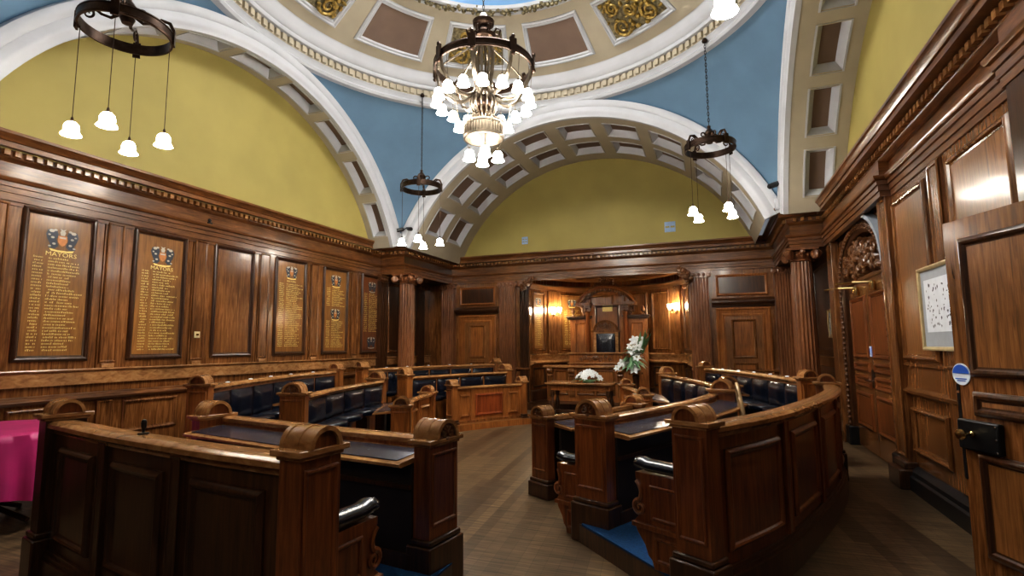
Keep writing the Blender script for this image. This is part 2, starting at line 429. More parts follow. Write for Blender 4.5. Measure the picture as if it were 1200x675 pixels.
# ---- columns and pilasters
def ionic_cap(m, c, r, z, n4=True):
    m.lathe([(r*.86, z-.24), (r*.97, z-.23), (r*.88, z-.21), (r*.98, z-.16), (r*1.15, z-.10), (r*.95, z-.05)], (c[0], c[1], 0), 20)
    for k in range(16):
        an = 2*pi*k/16; m.ball((c[0]+cos(an)*r*1.08, c[1]+sin(an)*r*1.08, z-.135), (.028, .028, .035), 7, 5)
    a = r*1.30; m.prism([(c[0]-a, c[1]-a), (c[0]+a, c[1]-a), (c[0]+a, c[1]+a), (c[0]-a, c[1]+a)], z-.04, z)
    for sx in (-1, 1):
        for sy in (-1, 1):
            d = Vector((sx, sy, 0)).normalized(); cc = Vector((c[0], c[1], z-.125))+d*r*1.48
            pl = d.cross(Vector((0, 0, 1)))
            m.lathe([(.001, -.05), (.05, -.05), (.088, -.03), (.088, .03), (.05, .05), (.001, .05)], cc, 18, pl)
            sp = [tuple(cc+d*p[0]+Vector((0, 0, p[1]))+pl*.045) for p in spiral((0, 0), .084, 1.7)]
            m.tube(sp, .011, 5); sp = [tuple(Vector(p)-pl*.09) for p in sp]; m.tube(sp, .011, 5)
    for k in range(4):
        an = k*pi/2; m.ball((c[0]+cos(an)*r*1.2, c[1]+sin(an)*r*1.2, z-.07), .055, 8, 5)

def column(c, r, z0, z1, lab):
    t = thing('column', lab, 'column', (c[0], c[1], z0)); struct(t)
    rings = []
    prof = [(r, z0+.14)]+[(r*(1-.14*(i/10)**1.7), z0+.14+(z1-.22-z0-.14)*i/10) for i in range(1, 11)]
    MB().lathe(prof, (c[0], c[1], 0), 160, mod=lambda a: 1-.085*abs(sin(a*10))**.8).obj('shaft', 'wood_c', t, ang=60)
    q = MB(); q.lathe([(r*1.35, z0+.05), (r*1.4, z0+.07), (r*1.35, z0+.09), (r*1.15, z0+.10), (r*1.2, z0+.125), (r*1.05, z0+.14)], (c[0], c[1], 0), 28)
    a = r*1.45; q.prism([(c[0]-a, c[1]-a), (c[0]+a, c[1]-a), (c[0]+a, c[1]+a), (c[0]-a, c[1]+a)], z0, z0+.05); q.obj('base', 'wood_d', t)
    q = MB(); ionic_cap(q, c, r, z1); q.obj('capital', 'wood_c', t)
column((-6.96, 11.16), .205, 0, 3.40, 'fluted round oak column under the left corner of the cornice')
column((1.60, 11.12), .205, 0, 3.40, 'fluted round oak column under the right corner, beside the carved doorway')

def flat_pilaster(x0, x1, y, d, z0, z1, parent, n=7, mat='wood_c', cap=True):
    w = x1-x0; poly = [(x0, y), (x0, y-d)]
    fw = w/n
    for i in range(n):
        a = x0+fw*i
        poly += [(a+fw*.2, y-d), (a+fw*.3, y-d+.014), (a+fw*.5, y-d+.02), (a+fw*.7, y-d+.014), (a+fw*.8, y-d)]
    poly += [(x1, y-d), (x1, y)]
    MB().prism(poly, z0+.16, z1-.16).obj('fluted_shaft', mat, parent, ang=50)
    q = MB(); q.box((x0-.03, y-d-.03, z0), (x1+.03, y, z0+.10)); q.box((x0-.015, y-d-.015, z0+.1), (x1+.015, y, z0+.16)); q.obj('pilaster_base', 'wood_d', parent, bevel=.01)
    q = MB(); q.box((x0-.035, y-d-.04, z1-.04), (x1+.035, y, z1)); q.box((x0, y-d-.012, z1-.16), (x1, y, z1-.04))
    for sx in (x0-.005, x1+.005):
        q.lathe([(.001, 0), (.04, 0), (.06, .01), (.06, .05), (.035, .06), (.001, .06)], (sx, y-d+.02, z1-.10), 14, (0, -1, 0))
        q.tube([(p[0], y-d-.045, p[1]) for p in spiral((sx, z1-.10), .055, 1.5)], .009, 5)
    for k in range(3): q.ball((x0+w*(.25+.25*k), y-d-.02, z1-.095), (.035, .03, .045), 8, 5)
    q.obj('pilaster_capital', 'wood_c', parent)
flat_pilaster(-5.44, -4.98, YB, .10, 0, 3.40, wb)
flat_pilaster(-4.86, -4.62, YB, .05, 0, 3.40, wb, 4, 'wood_d')
flat_pilaster(-.48, -.05, YB, .10, 0, 3.40, wb)
flat_pilaster(-7.18, -6.80, YB, .16, 0, 3.40, wb, 6)
flat_pilaster(1.36, 1.70, YB, .16, 0, 3.40, wb, 6)
def side_pilaster(y0, y1, X, d, parent):
    q = MB(); q.box((min(X, X+d), y0, 0), (max(X, X+d), y1, 3.24))
    for k in range(4):
        yy = y0+(y1-y0)*(k+.5)/4; q.box((X+d*1.0, yy-.018, .3), (X+d*1.12, yy+.018, 3.1))
    q.obj('side_pilaster', 'wood_d', parent)
    c = MB(); c.box((min(X, X+d*1.3), y0-.03, 3.34), (max(X, X+d*1.3), y1+.03, 3.40)); c.box((min(X, X+d*1.1), y0, 3.22), (max(X, X+d*1.1), y1, 3.34))
    for yy in (y0, (y0+y1)/2, y1): c.ball((X+d*1.15, yy, 3.29), .055, 8, 6)
    c.obj('pilaster_capital', 'carve', parent)
side_pilaster(10.86, 11.16, XL, .15, wl)
side_pilaster(12.75, 13.05, XL, .10, wl)
# recess panelling behind the left column
q = MB(); q.box((11.2, 1.0, 0), (12.75, 3.4, .015), FL); q.obj('bay_board', 'wood_d', wl)
for a, b in ((11.35, 11.95), (12.1, 12.65)):
    MB().frame(a, 1.5, b, 3.25, BOL, lambda u, v, w: FL(u, v, w+.015)).obj('panel_moulding', 'wood', wl)
# carved brackets where the beam meets the apse
for sx, x in ((1, -4.74), (-1, -.42)):
    q = MB()
    for k in range(26):
        t = random.random(); q.ball((x+sx*.28*t+random.uniform(-.06, .06), YB-.12-random.random()*.16, 3.16+.26*t+random.uniform(-.08, .08)), random.uniform(.035, .07), 8, 5)
    for k in range(3):
        q.tube([(x+sx*p[0], YB-.25, 3.22+.06*k+p[1]) for p in spiral((.05+.1*k, .02), .075, 1.3, -1)], [.022-.0006*i for i in range(23)], 6)
    q.obj('carved_bracket', 'carve', wb)

# ---- back wall: doorcases and overdoor panels
def doorcase(x0, x1, n):
    d = sempty('door_%d' % n)
    fn = FB; g = lambda u, v, w: FB(u, v, w)
    xa, xb = x0+.20, x1-.20
    MB().box((xa, 0, -.01), (xb, 2.36, .03), fn).obj('door_leaf', 'wood_x', d, False)
    h = lambda u, v, w: FB(u, v, w+.03)
    for a, b in ((1.32, 2.22), (1.0, 1.22), (.25, .9)):
        q = MB(); q.frame(xa+.13, a, xb-.13, b, scl(BOL, .8), h); q.obj('panel_moulding', 'wood', d); MB().box((xa+.19, a+.06, .03), (xb-.19, b-.06, .04), fn).obj('door_panel', 'wood_o', d)
    q = MB()
    ARC = [(0, 0), (0, .05), (.03, .065), (.05, .06), (.06, .045), (.13, .035), (.16, .05), (.2, .045), (.2, 0)]
    q.sweep([(x1, 0), (x1, 2.5), (x0, 2.5), (x0, 0)], ARC, fn); q.obj('door_architrave', 'wood_o', d)
    q = MB()
    for sx, x in ((-1, x0), (1, x1)): q.box((x-.06, 1.85, 0), (x+.06, 2.44, .045), fn)
    q.obj('architrave_ear', 'wood', d, bevel=.01)
    HD = [(0, 2.52), (.06, 2.53), (.07, 2.57), (.13, 2.60), (.16, 2.62), (.16, 2.66), (.03, 2.72), (0, 2.73)]
    MB().sweep([(x1+.08, YB), (x0-.08, YB)], HD).obj('door_hood', 'wood_d', d)
    MB().lathe([(.001, 0), (.012, 0), (.02, .03), (.028, .05), (.02, .07), (.001, .075)], (xa+.06 if n == 2 else xb-.06, YB-.03, 1.08), 12, (0, -1, 0)).obj('door_knob', 'brass', d)
    q = MB(); q.frame(x0+.03, 2.78, x1-.03, 3.29, scl(BOL, 1.), fn); q.obj('overdoor_moulding', 'wood_o', wb)
    MB().box((x0+.08, 2.83, 0), (x1-.08, 3.24, .01), fn).obj('overdoor_panel', 'wood_d', wb)
doorcase(-6.70, -5.56, 1); doorcase(.08, 1.26, 2)
MB().sweep([(NX-NR, YB), (XL, YB)], RAIL2).obj('lower_rail', 'wood', wb)
MB().sweep([(XR, YB), (NX+NR, YB)], RAIL2).obj('lower_rail', 'wood', wb)

# ---- apse
AP = lambda u, v, w: (NX+(NR-w)*cos(radians(90-u)), YB+.02+(NR-w)*sin(radians(90-u)), v)   # u = degrees right of the axis
apse = sempty('wall_apse')
MB().grid(lambda a, b: AP(-90+180*a, 3.95*b, 0), 48, 1).obj('apse_wall', 'wood', apse)
MB().prism([AP(-90+180*i/48, 0, -.02)[:2] for i in range(49)], 3.9, 3.95).obj('apse_ceiling', 'wood_d', apse, False)
def ap_sweep(prof, name, mat):
    path = [AP(90-180*i/60, 0, 0)[:2] for i in range(61)]
    MB().sweep(path, prof).obj(name, mat, apse, ang=50)
ap_sweep([(0, 3.2), (.03, 3.2), (.04, 3.26), (.06, 3.28), (.06, 3.34), (0, 3.36), (.0, 3.5), (.05, 3.52), (.12, 3.56), (.14, 3.6), (.14, 3.64), (0, 3.65)], 'apse_entablature', 'wood_h')
ap_sweep([(0, 1.12), (.02, 1.12), (.05, 1.14), (.10, 1.16), (.11, 1.19), (.05, 1.22), (.02, 1.24), (.02, 1.34), (.05, 1.37), (.05, 1.40), (0, 1.42)], 'apse_ledge', 'wood_l')
ap_sweep([(0, 0), (.06, 0), (.06, .4), (.03, .45), (0, .46)], 'apse_base', 'wood_d')
for a, b in ((-84, -67), (-50, -28), (-24, -4), (4, 24), (28, 46), (66, 84)):
    q = MB(); q.frame(a, 1.5, b, 3.1, [(x*1.0/NR*57.3*.9, y) for x, y in BOL], lambda u, v, w: AP(u, v, w), 8) if False else None
    def rectfn(u, v, w): return AP(u/NR*57.2958, v, w)
    q.frame(radians(a)*NR, 1.5, radians(b)*NR, 3.12, BOL, rectfn, 8); q.obj('panel_moulding', 'wood', apse)
    q = MB(); q.frame(radians(a)*NR, .52, radians(b)*NR, 1.05, scl(BOL, .8), rectfn, 8); q.obj('lower_moulding', 'wood_d', apse)
for a in (-58.5, 57):
    q = MB(); q.box((a-5, 1.42, 0), (a+5, 3.2, .05), AP, 4); q.box((a-4.2, 1.40, .05), (a+4.2, 1.5, .08), AP, 4); q.obj('apse_pilaster', 'wood', apse, bevel=.008)

# ================================================================== PLASTER VAULT
ceil = sempty('ceiling')
A0, A1 = 22, 158
class Sof:
    pass
def soffit(axis, f0, f1, rows, cells, hand):
    """coffered arch soffit. axis 'y': tunnel runs along Y (centre CX); 'x': along X (centre CY)"""
    def P(a, d, r=RA):
        c, z = cos(radians(a))*r, ZC+sin(radians(a))*r
        return (CX+c, d, z) if axis == 'y' else (d, CY+c, z)
    be, wh, br = MB(), MB(), MB()
    av = sorted({A0, A1, *[x for c in cells for x in c]}); dv = sorted({f0, f1, *[x for c in rows for x in c]})
    for i in range(len(av)-1):
        for j in range(len(dv)-1):
            a, b, d, e = av[i], av[i+1], dv[j], dv[j+1]
            k = max(1, int((b-a)/2.5))
            if (a, b) in cells and ((d, e) in rows):
                g, h = .55, .035*(1 if e > d else -1)   # slope of the white reveals
                R2 = RA+.13
                g2, h2 = 1.1, .09
                for t in range(k):
                    a_, b_ = a+(b-a)*t/k, a+(b-a)*(t+1)/k
                    ia = lambda x: a+g2+(x-a)*(b-a-2*g2)/(b-a)
                    wh.add([P(a_, d), P(b_, d), P(ia(b_), d+h2, R2), P(ia(a_), d+h2, R2)], [[0, 1, 2, 3]])
                    wh.add([P(a_, e), P(b_, e), P(ia(b_), e-h2, R2), P(ia(a_), e-h2, R2)], [[0, 1, 2, 3]])
                    br.add([P(ia(a_), d+h2, R2), P(ia(b_), d+h2, R2), P(ia(b_), e-h2, R2), P(ia(a_), e-h2, R2)], [[0, 1, 2, 3]])
                for aa, ii in ((a, a+g2), (b, b-g2)):
                    wh.add([P(aa, d), P(aa, e), P(ii, e-h2, R2), P(ii, d+h2, R2)], [[0, 1, 2, 3]])
                # slim white bead round the coffer
                def bf(u, v, w): return P(u, v, RA-w)
                wh.frame(a-.35, d-.025, b+.35, e+.025, [(-.0, 0), (.0, .012), (.3*1, .012), (.3, 0)] if False else [(0, 0), (0, .012), (.03, .012), (.03, 0)], bf, k)
            else:
                for t in range(k):
                    a_, b_ = a+(b-a)*t/k, a+(b-a)*(t+1)/k
                    be.add([P(a_, d), P(b_, d), P(b_, e), P(a_, e)], [[0, 1, 2, 3]])
    be.obj('arch_soffit', 'beige', ceil, ang=20); wh.obj('coffer_reveal', 'white', ceil, False); br.obj('coffer_panel', 'brown', ceil)
    # lunette
    dl = f1
    lu = MB(); N = 48
    pts = [P(A0+(A1-A0)*i/N, dl) for i in range(N+1)]
    lu.add(pts, [list(range(N+1))]); return lu, P
cb = [(84.1+14.4*k-.2, 84.1+14.4*k+9.7) for k in (-4, -3, -2, -1, 0, 1, 2, 3, 4)]
cs = [(84.5+14.6*k, 84.5+14.6*k+11) for k in (-4, -3, -2, -1, 0, 1, 2, 3, 4)]
FB0 = CY+HS
lu, _ = soffit('y', FB0, 13.42, [(11.08, 11.82), (12.17, 12.93)], cb, 1); lu.obj('lunette_wall', 'yellow', wb, False)
lu, _ = soffit('x', -6.92, -7.56, [(-6.97-0, -7.32)], [], 1) if False else (None, None)
def soffit_side(f0, f1, d0, d1, par):
    lo, hi = min(f0, f1), max(f0, f1)
    return soffit('x', lo, hi, [(min(d0, d1), max(d0, d1))], cs, 1)
XA0, XA1 = CX-HS, CX+HS           # faces of the side arches
soffit_side(XA0, -7.50, -6.99, -7.33, wl)
soffit_side(XA1, 2.22, 1.60, 2.02, wr)
N = 48
for x, par in ((-7.50, wl), (2.22, wr)):
    q = MB(); q.add([(x, CY+cos(radians(A0+(A1-A0)*i/N))*RA, ZC+sin(radians(A0+(A1-A0)*i/N))*RA) for i in range(N+1)], [list(range(N+1))]); q.obj('lunette_wall', 'yellow', par, False)
q = MB(); q.grid(lambda a, b: (CX+cos(radians(A0+(A1-A0)*a))*RA, YN+(CY-HS-YN)*b, ZC+sin(radians(A0+(A1-A0)*a))*RA), 40, 1); q.obj('arch_soffit', 'beige', ceil)
q = MB(); q.add([(CX+cos(radians(A0+(A1-A0)*i/N))*RA, YN+.01, ZC+sin(radians(A0+(A1-A0)*i/N))*RA) for i in range(N+1)], [list(range(N+1))]); q.obj('lunette_wall', 'yellow', wn, False)
# archivolts
AV = [(-.01, -.03), (-.01, .05), (.05, .06), (.07, .085), (.12, .09), (.20, .075), (.22, .10), (.30, .11), (.34, .10), (.36, .05), (.36, -.03)]
arc = [(cos(radians(158-136*i/64))*RA, ZC+sin(radians(158-136*i/64))*RA) for i in range(65)]
for fn in (lambda u, v, w: (CX+u, FB0-w, v), lambda u, v, w: (CX+u, CY-HS+w, v), lambda u, v, w: (XA0+w, CY+u, v), lambda u, v, w: (XA1-w, CY+u, v)):
    MB().sweep(arc, AV, fn).obj('archivolt', 'white', ceil, ang=50)
# white springing blocks in the corners
for sx, x in ((1, XA0), (-1, XA1)):
    for sy, y in ((1, CY-HS), (-1, FB0)):
        MB().box((x-.02*sx, y-.02*sy, 4.08), (x+sx*.16, y+sy*.16, 4.30)).obj('springer', 'white', ceil, bevel=.02)
# pendentives
S2 = RO*RO+HS*HS
ZR = ZC+RO
for k in range(4):
    def pend(a, b, k=k):
        ph = -45+90*a; rb = HS/cos(radians(ph)); r = HS+(rb-HS)*b
        z = ZC+sqrt(max(0, S2-r*r)); an = radians(ph+45+90*k-45+45)
        an = radians(ph+90*k)
        return an, r, z
    def pf(a, b, k=k):
        # one corner: directions from the middle of one side to the middle of the next
        ph = 90*a; q = ph if ph <= 45 else 90-ph
        rb = HS/cos(radians(q)); r = HS+(rb-HS)*b; z = ZC+sqrt(max(0, S2-r*r)); an = radians(ph+90*k)
        return (CX+r*cos(an), CY+r*sin(an), z)
    MB().grid(pf, 40, 14).obj('pendentive', 'blue', ceil, ang=60)
# ring cornice under the dome
def ringprof(pr, name, mat, n=96, ang=40):
    MB().lathe(pr, (CX, CY, 0), n, cap=False).obj(name, mat, ceil, ang=ang)
RG = [(4.25, 6.80), (4.06, 6.80), (4.03, 6.84), (4.05, 6.88), (4.02, 6.93), (3.99, 6.95)]
ringprof(RG+[(3.99, 7.02), (4.25, 7.02)], 'ring_moulding', 'white')
ringprof([(4.2, 6.96), (3.985, 6.96), (3.985, 7.10), (4.2, 7.10)], 'ring_dentil_band', 'beige')
q = MB()
for i in range(170):
    a = 2*pi*i/170; f = lambda u, v, w: (CX+cos(a)*(3.985-w)-sin(a)*u, CY+sin(a)*(3.985-w)+cos(a)*u, v)
    q.box((-.042, 6.975, 0), (.042, 7.085, .05), f)
q.obj('ring_dentils', 'beige', ceil, False)
ringprof([(4.2, 7.10), (3.90, 7.10), (3.88, 7.13), (3.88, 7.16), (3.84, 7.18), (3.80, 7.27), (3.765, 7.36), (3.745, 7.40), (3.70, 7.42), (3.70, 7.46), (4.2, 7.5)], 'ring_cove', 'white')
DZ = lambda r: 7.40+(3.72-r)*.535+.02*sin((3.72-r)/1.3*pi)
ringprof([(3.74-1.36*i/10, DZ(3.74-1.36*i/10)) for i in range(11)], 'dome_shell', 'beige', 120, 60)
DF = lambda u, v, w: (CX+(v-w*.5)*cos(u), CY+(v-w*.5)*sin(u), DZ(v)-w*.86)
for k in range(12):
    a = radians(88+30*k); hb, ht = radians(11.6), radians(11.6)
    fr = MB()
    def dpanel(u, v, w, a=a): return DF(a-u/3.15, v, w)
    U = 3.15*radians(11.6)
    fr.sweep([(-U, 2.70), (U, 2.70), (U, 3.56), (-U, 3.56)], [(0, 0), (0, .03), (.03, .05), (.05, .03), (.08, .035), (.10, .01), (.10, 0)], dpanel, True, 8)
    fr.obj('dome_panel_frame', 'white', ceil)
    pn = MB(); pn.grid(lambda s, t: dpanel(-U+.08+(2*U-.16)*s, 2.78+.70*t, .008), 8, 4)
    if k % 2 == 0: pn.obj('dome_panel', 'brown', ceil)
    else:
        pn.obj('dome_panel', 'green_gold', ceil)
        r_ = MB(); rnd = random.Random(k)
        for z_ in range(6):
            cu, cv = rnd.uniform(-U*.7, U*.7), 2.9+.5*rnd.random()
            for j in range(2): pass
        for (cu, cv, rr, hd) in ((-.3, 3.3, .17, 1), (.3, 3.3, .17, -1), (-.28, 2.95, .13, -1), (.28, 2.95, .13, 1), (0, 3.1, .12, 1)):
            r_.tube([dpanel(*p, .05) for p in spiral((cu, cv), rr, 1.7, hd, rnd.random()*6, 26)], [.035-.0008*i for i in range(27)], 6)
        for z_ in range(46):
            cu, cv = rnd.uniform(-U+.12, U-.12), rnd.uniform(2.82, 3.44)
            r_.ball((cu, cv, .03), (rnd.uniform(.025, .06), rnd.uniform(.02, .05), .05), 7, 4, dpanel)
        r_.obj('gilt_relief', 'gold', ceil)
gr = MB(); rnd = random.Random(5)
for i in range(620):
    a = 2*pi*i/620; r = 2.39+rnd.uniform(-.075, .06); gr.ball((CX+r*cos(a), CY+r*sin(a), 8.05+rnd.uniform(-.07, .05)), (rnd.uniform(.03, .055), rnd.uniform(.03, .055), rnd.uniform(.025, .05)), 6, 4)
gr.obj('leaf_garland', 'green_gold', ceil)
ringprof([(2.50, 8.02), (2.47, 8.0), (2.44, 8.05)], 'garland_bead', 'white')
ringprof([(2.36, 8.02), (2.30, 8.03), (2.27, 8.08)], 'oculus_moulding', 'white')
ringprof([(2.27, 8.08), (2.0, 8.30), (1.5, 8.50)], 'oculus_band', 'skyblue')
ringprof([(1.5, 8.47), (1.42, 8.46), (1.4, 8.52), (0.001, 8.6)], 'oculus_centre', 'white')

# ================================================================== PEWS
class Curve:
    def __init__(s, pts):
        P = [Vector((*p, 0)) for p in pts]; P = [2*P[0]-P[1]]+P+[2*P[-1]-P[-2]]; d = []
        for i in range(1, len(P)-2):
            for k in range(24):
                t = k/24; a, b, c, e = P[i-1], P[i], P[i+1], P[i+2]
                d.append(.5*(2*b+(c-a)*t+(2*a-5*b+4*c-e)*t*t+(3*b-a-3*c+e)*t**3))
        d.append(P[-2]); s.p = d; s.s = [0]
        for i in range(1, len(d)): s.s.append(s.s[-1]+(d[i]-d[i-1]).length)
        s.L = s.s[-1]
        mid = d[len(d)//2]; t = d[len(d)//2+1]-d[len(d)//2-1]; n = Vector((-t.y, t.x, 0))
        s.sg = 1 if n.dot(mid-Vector((-2.8, 7.2, 0))) > 0 else -1
    def at(s, u):
        if u <= 0: i = 0
        elif u >= s.L: i = len(s.p)-2
        else:
            i = 0
            lo, hi = 0, len(s.s)-2
            while lo < hi:
                m = (lo+hi+1)//2
                if s.s[m] <= u: lo = m
                else: hi = m-1
            i = lo
        t = (u-s.s[i])/(s.s[i+1]-s.s[i]); p = s.p[i]+(s.p[i+1]-s.p[i])*t
        a = (s.p[min(i+1, len(s.p)-1)]-s.p[max(i-1, 0)]).normalized(); b = (s.p[min(i+2, len(s.p)-1)]-s.p[i]).normalized()
        tt = min(1, max(0, t)); d = (a+(b-a)*tt).normalized()
        return p, d, Vector((-d.y, d.x, 0))*s.sg
    def fn(s):
        def f(u, z, n):
            p, d, nn = s.at(u); q = p+nn*n; return (q.x, q.y, z)
        return f

def post(parent, C, u, out, n0, n1, th, z0, zb, mat='wood_r', rosette=True, plinth=True, zp=0):
    """pew end: u = position along the pew, out = +1/-1 towards the outside of the end"""
    f = C.fn(); a, b = sorted((u, u+out*th))
    m = MB(); m.box((a, z0, n0), (b, zb-.05, n1), f)
    uo = u+out*th
    g = lambda x, y, w: f(uo+out*w, y, x)
    m.frame(n0+.02, z0+.28, n1-.02, zb-.09, scl(BEAD, .8, .7), g)
    p = m.obj('end_post', mat, parent, bevel=.006)
    if plinth:
        q = MB(); q.box((a-.035, zp, n0-.035), (b+.035, z0+.16, n1+.035), f); q.box((a-.02, z0+.16, n0-.02), (b+.02, z0+.20, n1+.02), f); q.obj('plinth', 'wood_d', parent, bevel=.012)
    q = MB(); q.box((a-.012, zb-.05, n0-.012), (b+.012, zb-.03, n1+.012), f); q.box((a-.03, zb-.03, n0-.035), (b+.03, zb, n1+.035), f)
    q.obj('post_cap', 'wood_l', parent, bevel=.006)
    # half-round finial
    r = (n1-n0)*.5*.80; nc = (n0+n1)/2; q = MB()
    def half(rr, x0, x1):
        # half drum
        poly = [(nc+rr*cos(pi*i/18), zb+rr*sin(pi*i/18)*1.0) for i in range(19)]
        k = len(poly); vs = [f(x0, y, x) for x, y in poly]+[f(x1, y, x) for x, y in poly]
        q.add(vs, [list(range(k))[::-1], list(range(k, 2*k))]+[[i, (i+1) % k, k+(i+1) % k, k+i] for i in range(k)])
    half(r*.96, a-.012, b+.012)
    arcp = [(nc+r*cos(pi*i/18), zb+r*sin(pi*i/18)) for i in range(19)]
    for x0, x1 in ((a-.036, a-.004), (b+.004, b+.036), ((a+b)/2-.018, (a+b)/2+.018)):
        q.sweep(arcp, [(0, x0), (0, x1), (r*.22, x1), (r*.22, x0)], lambda u, v, w: f(w, v, u))
    q.obj('finial', 'wood_l', parent)
    for x0 in (a-.016, b+.013):
        q = MB(); half(r*.80, x0, x0+.003); q.obj('finial_face', 'wood_r', parent)
    if rosette:
        q = MB(); e = uo+out*.018
        h = lambda x, y, w: f(e+out*w, y, x)
        ring = [h(nc+r*.72*cos(pi*i/14), zb+.01+r*.72*sin(pi*i/14), .004) for i in range(15)]; q.tube(ring, .008, 5)
        for sd in (-1, 1): q.tube([h(*p, .006) for p in spiral((nc+sd*r*.30, zb+r*.26), r*.24, 1.3, sd, pi/2)], .008, 5)
        for i in range(5): q.ball((nc+r*.42*cos(pi*(i+.5)/5), zb+r*.16+r*.42*sin(pi*(i+.5)/5), .004), (r*.11, r*.11, .014), 7, 4, h)
        q.ball((nc, zb-.005, .004), (r*.2, r*.13, .014), 8, 4, h)
        q.obj('rosette', 'carve', parent)
    return p

def seat_unit(parent, C, s0, s1, zs, nb, nf, zg):
    f = C.fn(); w = (s1-s0)
    poly = []
    c0, c1 = s0+.015, s1-.015; R = (c1-c0)/2
    poly = [(c0, nb), (c1, nb)]+[((c0+c1)/2+R*cos(pi*i/12), nf+.16-.16*sin(pi*i/12)) for i in range(13)]
    m = MB(); vs = []; k = len(poly); cc = ((c0+c1)/2, (nb+nf)/2)
    lay = [(.94, zs-.07), (1., zs-.055), (1., zs-.02), (.95, zs-.003), (.80, zs+.006)]
    for sc_, z in lay: vs += [f(cc[0]+(p[0]-cc[0])*sc_, z, cc[1]+(p[1]-cc[1])*sc_) for p in poly]
    fs = [list(range(k)), [(len(lay)-1)*k+i for i in range(k)]]
    for j in range(len(lay)-1): fs += [[j*k+i, j*k+(i+1) % k, (j+1)*k+(i+1) % k, (j+1)*k+i] for i in range(k)]
    m.add(vs, fs); st = m.obj('seat', 'leather', parent, ang=50)
    q = MB(); q.box((s0+w*.42, zg, nb), (s0+w*.58, zs-.07, nf+.16), f)
    q.box((s0+.06, zs-.10, nb), (s1-.06, zs-.065, nf+.1), f); q.obj('seat_bracket', 'wood_d', st)

def back_unit(parent, C, s0, s1, z0, z1, n0, n1):
    f = C.fn(); m = MB()
    def pad(a, b):
        e = (1-(2*a-1)**6)*(1-(2*b-1)**6); return f(s0+.012+(s1-s0-.024)*a, z0+(z1-z0)*b, n0+(n1-n0)*(.25+.75*e))
    m.grid(pad, 10, 8); m.box((s0+.012, z0, n0), (s1-.012, z1, n0+(n1-n0)*.25), f, 4)
    m.obj('backrest', 'leather', parent, ang=45)

def arm(parent, C, u, out, nb, nf, zf, za, th=.09):
    """bench end with a padded arm: board from the back (nb) towards the front (nf)"""
    f = C.fn(); a, b = sorted((u, u+out*th)); d = nf-nb
    prof = [(0, 0), (.62, 0), (.66, .08), (.74, .12), (.80, .22), (.96, .34), (1.0, .40), (1.0, .46), (.93, .50), (.90, .58), (.88, .72), (.86, .84), (.97, .90), (.97, .97), (0, .97)]
    H = za-.05-zf; poly = [(nb+d*x, zf+H*y) for x, y in prof]; k = len(poly)
    ap = thing_part('arm_rest', parent)
    q = MB(); q.add([f(a, y, x) for x, y in poly]+[f(b, y, x) for x, y in poly], [list(range(k))[::-1], list(range(k, 2*k))]+[[i, (i+1) % k, k+(i+1) % k, k+i] for i in range(k)])
    uo = u+out*th; g = lambda x, y, w: f(uo+out*w, y, x)
    q.box((min(nb, nb+d*1.02), zf+H*.40, -.01), (max(nb, nb+d*1.02), zf+H*.45, .03), g)
    lo, hi = sorted((nb+d*.08, nb+d*.66)); q.frame(lo, zf+H*.50, hi, zf+H*.86, scl(BEAD, .8, .7), g)
    lo, hi = sorted((nb+d*.06, nb+d*.58)); q.frame(lo, zf+H*.08, hi, zf+H*.34, scl(BEAD, .8, .7), g)
    q.obj('arm_board', 'wood_r', ap, bevel=.005)
    q = MB()
    for e in (a-.005, b+.005):
        q.tube([f(e, p[1], p[0]) for p in spiral((nb+d*.88, zf+H*.60), .052, 1.5, 1, pi/2)], [.019-.0004*i for i in range(23)], 6)
        q.tube([f(e, zf+H*(.68+.02*i+.0), nb+d*(.88-.02*i+.0026*i*i)) for i in range(11)], .016, 6)
    q.lathe([(.001, -.001), (.05, 0), (.05, b-a), (.001, b-a+.001)], f(a, zf+H*.60, nb+d*.88), 14, (Vector(f(b, 0, 0))-Vector(f(a, 0, 0))).normalized())
    q.obj('arm_scroll', 'wood_r', ap)
    m = MB(); L = abs(d)*1.02; vs = []; ns = 14; nc = 10
    for i in range(ns+1):
        t = i/ns; e = min(1, sqrt(max(0, 1-((t-.9)/.1)**2)) if t > .9 else 1); e = max(e, .15)
        for k2 in range(nc):
            an = 2*pi*k2/nc; vs.append(f((a+b)/2+cos(an)*(th*.5+.022)*e, za-.02+sin(an)*.042*e+(.012 if t > .75 else 0), nb+d*1.04*t))
    fs = [[i*nc+k2, i*nc+(k2+1) % nc, (i+1)*nc+(k2+1) % nc, (i+1)*nc+k2] for i in range(ns) for k2 in range(nc)]+[list(range(nc)), [ns*nc+k2 for k2 in range(nc)]]
    m.add(vs, fs); m.obj('arm_pad', 'leather', ap, ang=70)

def thing_part(name, parent):
    o = bpy.data.objects.new(name, None); COL.objects.link(o); o.parent = parent; o.matrix_parent_inverse = pinv(parent); o.location = (0, 0, 0)
    return o

def panels(parent, C, s0, s1, n, z0, z1, w0, sgn, mat, mm, inset=.14):
    f = C.fn(); cut = [i/n for i in range(n+1)]
    if inset == .07: cut = [0, .24, .76, 1]
    for i in range(n):
        a, b = s0+(s1-s0)*cut[i], s0+(s1-s0)*cut[i+1]
        g = lambda u, v, w: f(u, v, w0+sgn*w)
        q = MB(); q.frame(a+inset, z0+.08, b-inset, z1-.10, scl(BOL, .95), g, 6); q.box((a+inset+.06, z0+.14, 0), (b-inset-.06, z1-.16, .012), g, 6)
        q.obj('panel', 'wood_rr' if inset == .07 and i == 1 else mm, parent)
        if i:
            q = MB(); q.box((a-.05, z0, 0), (a+.05, z1, .022), g); q.frame(a-.05, z0, a+.05, z1, scl(BEAD, .5), lambda u, v, w: g(u, v, w+.018)); q.obj('stile', mat, parent)

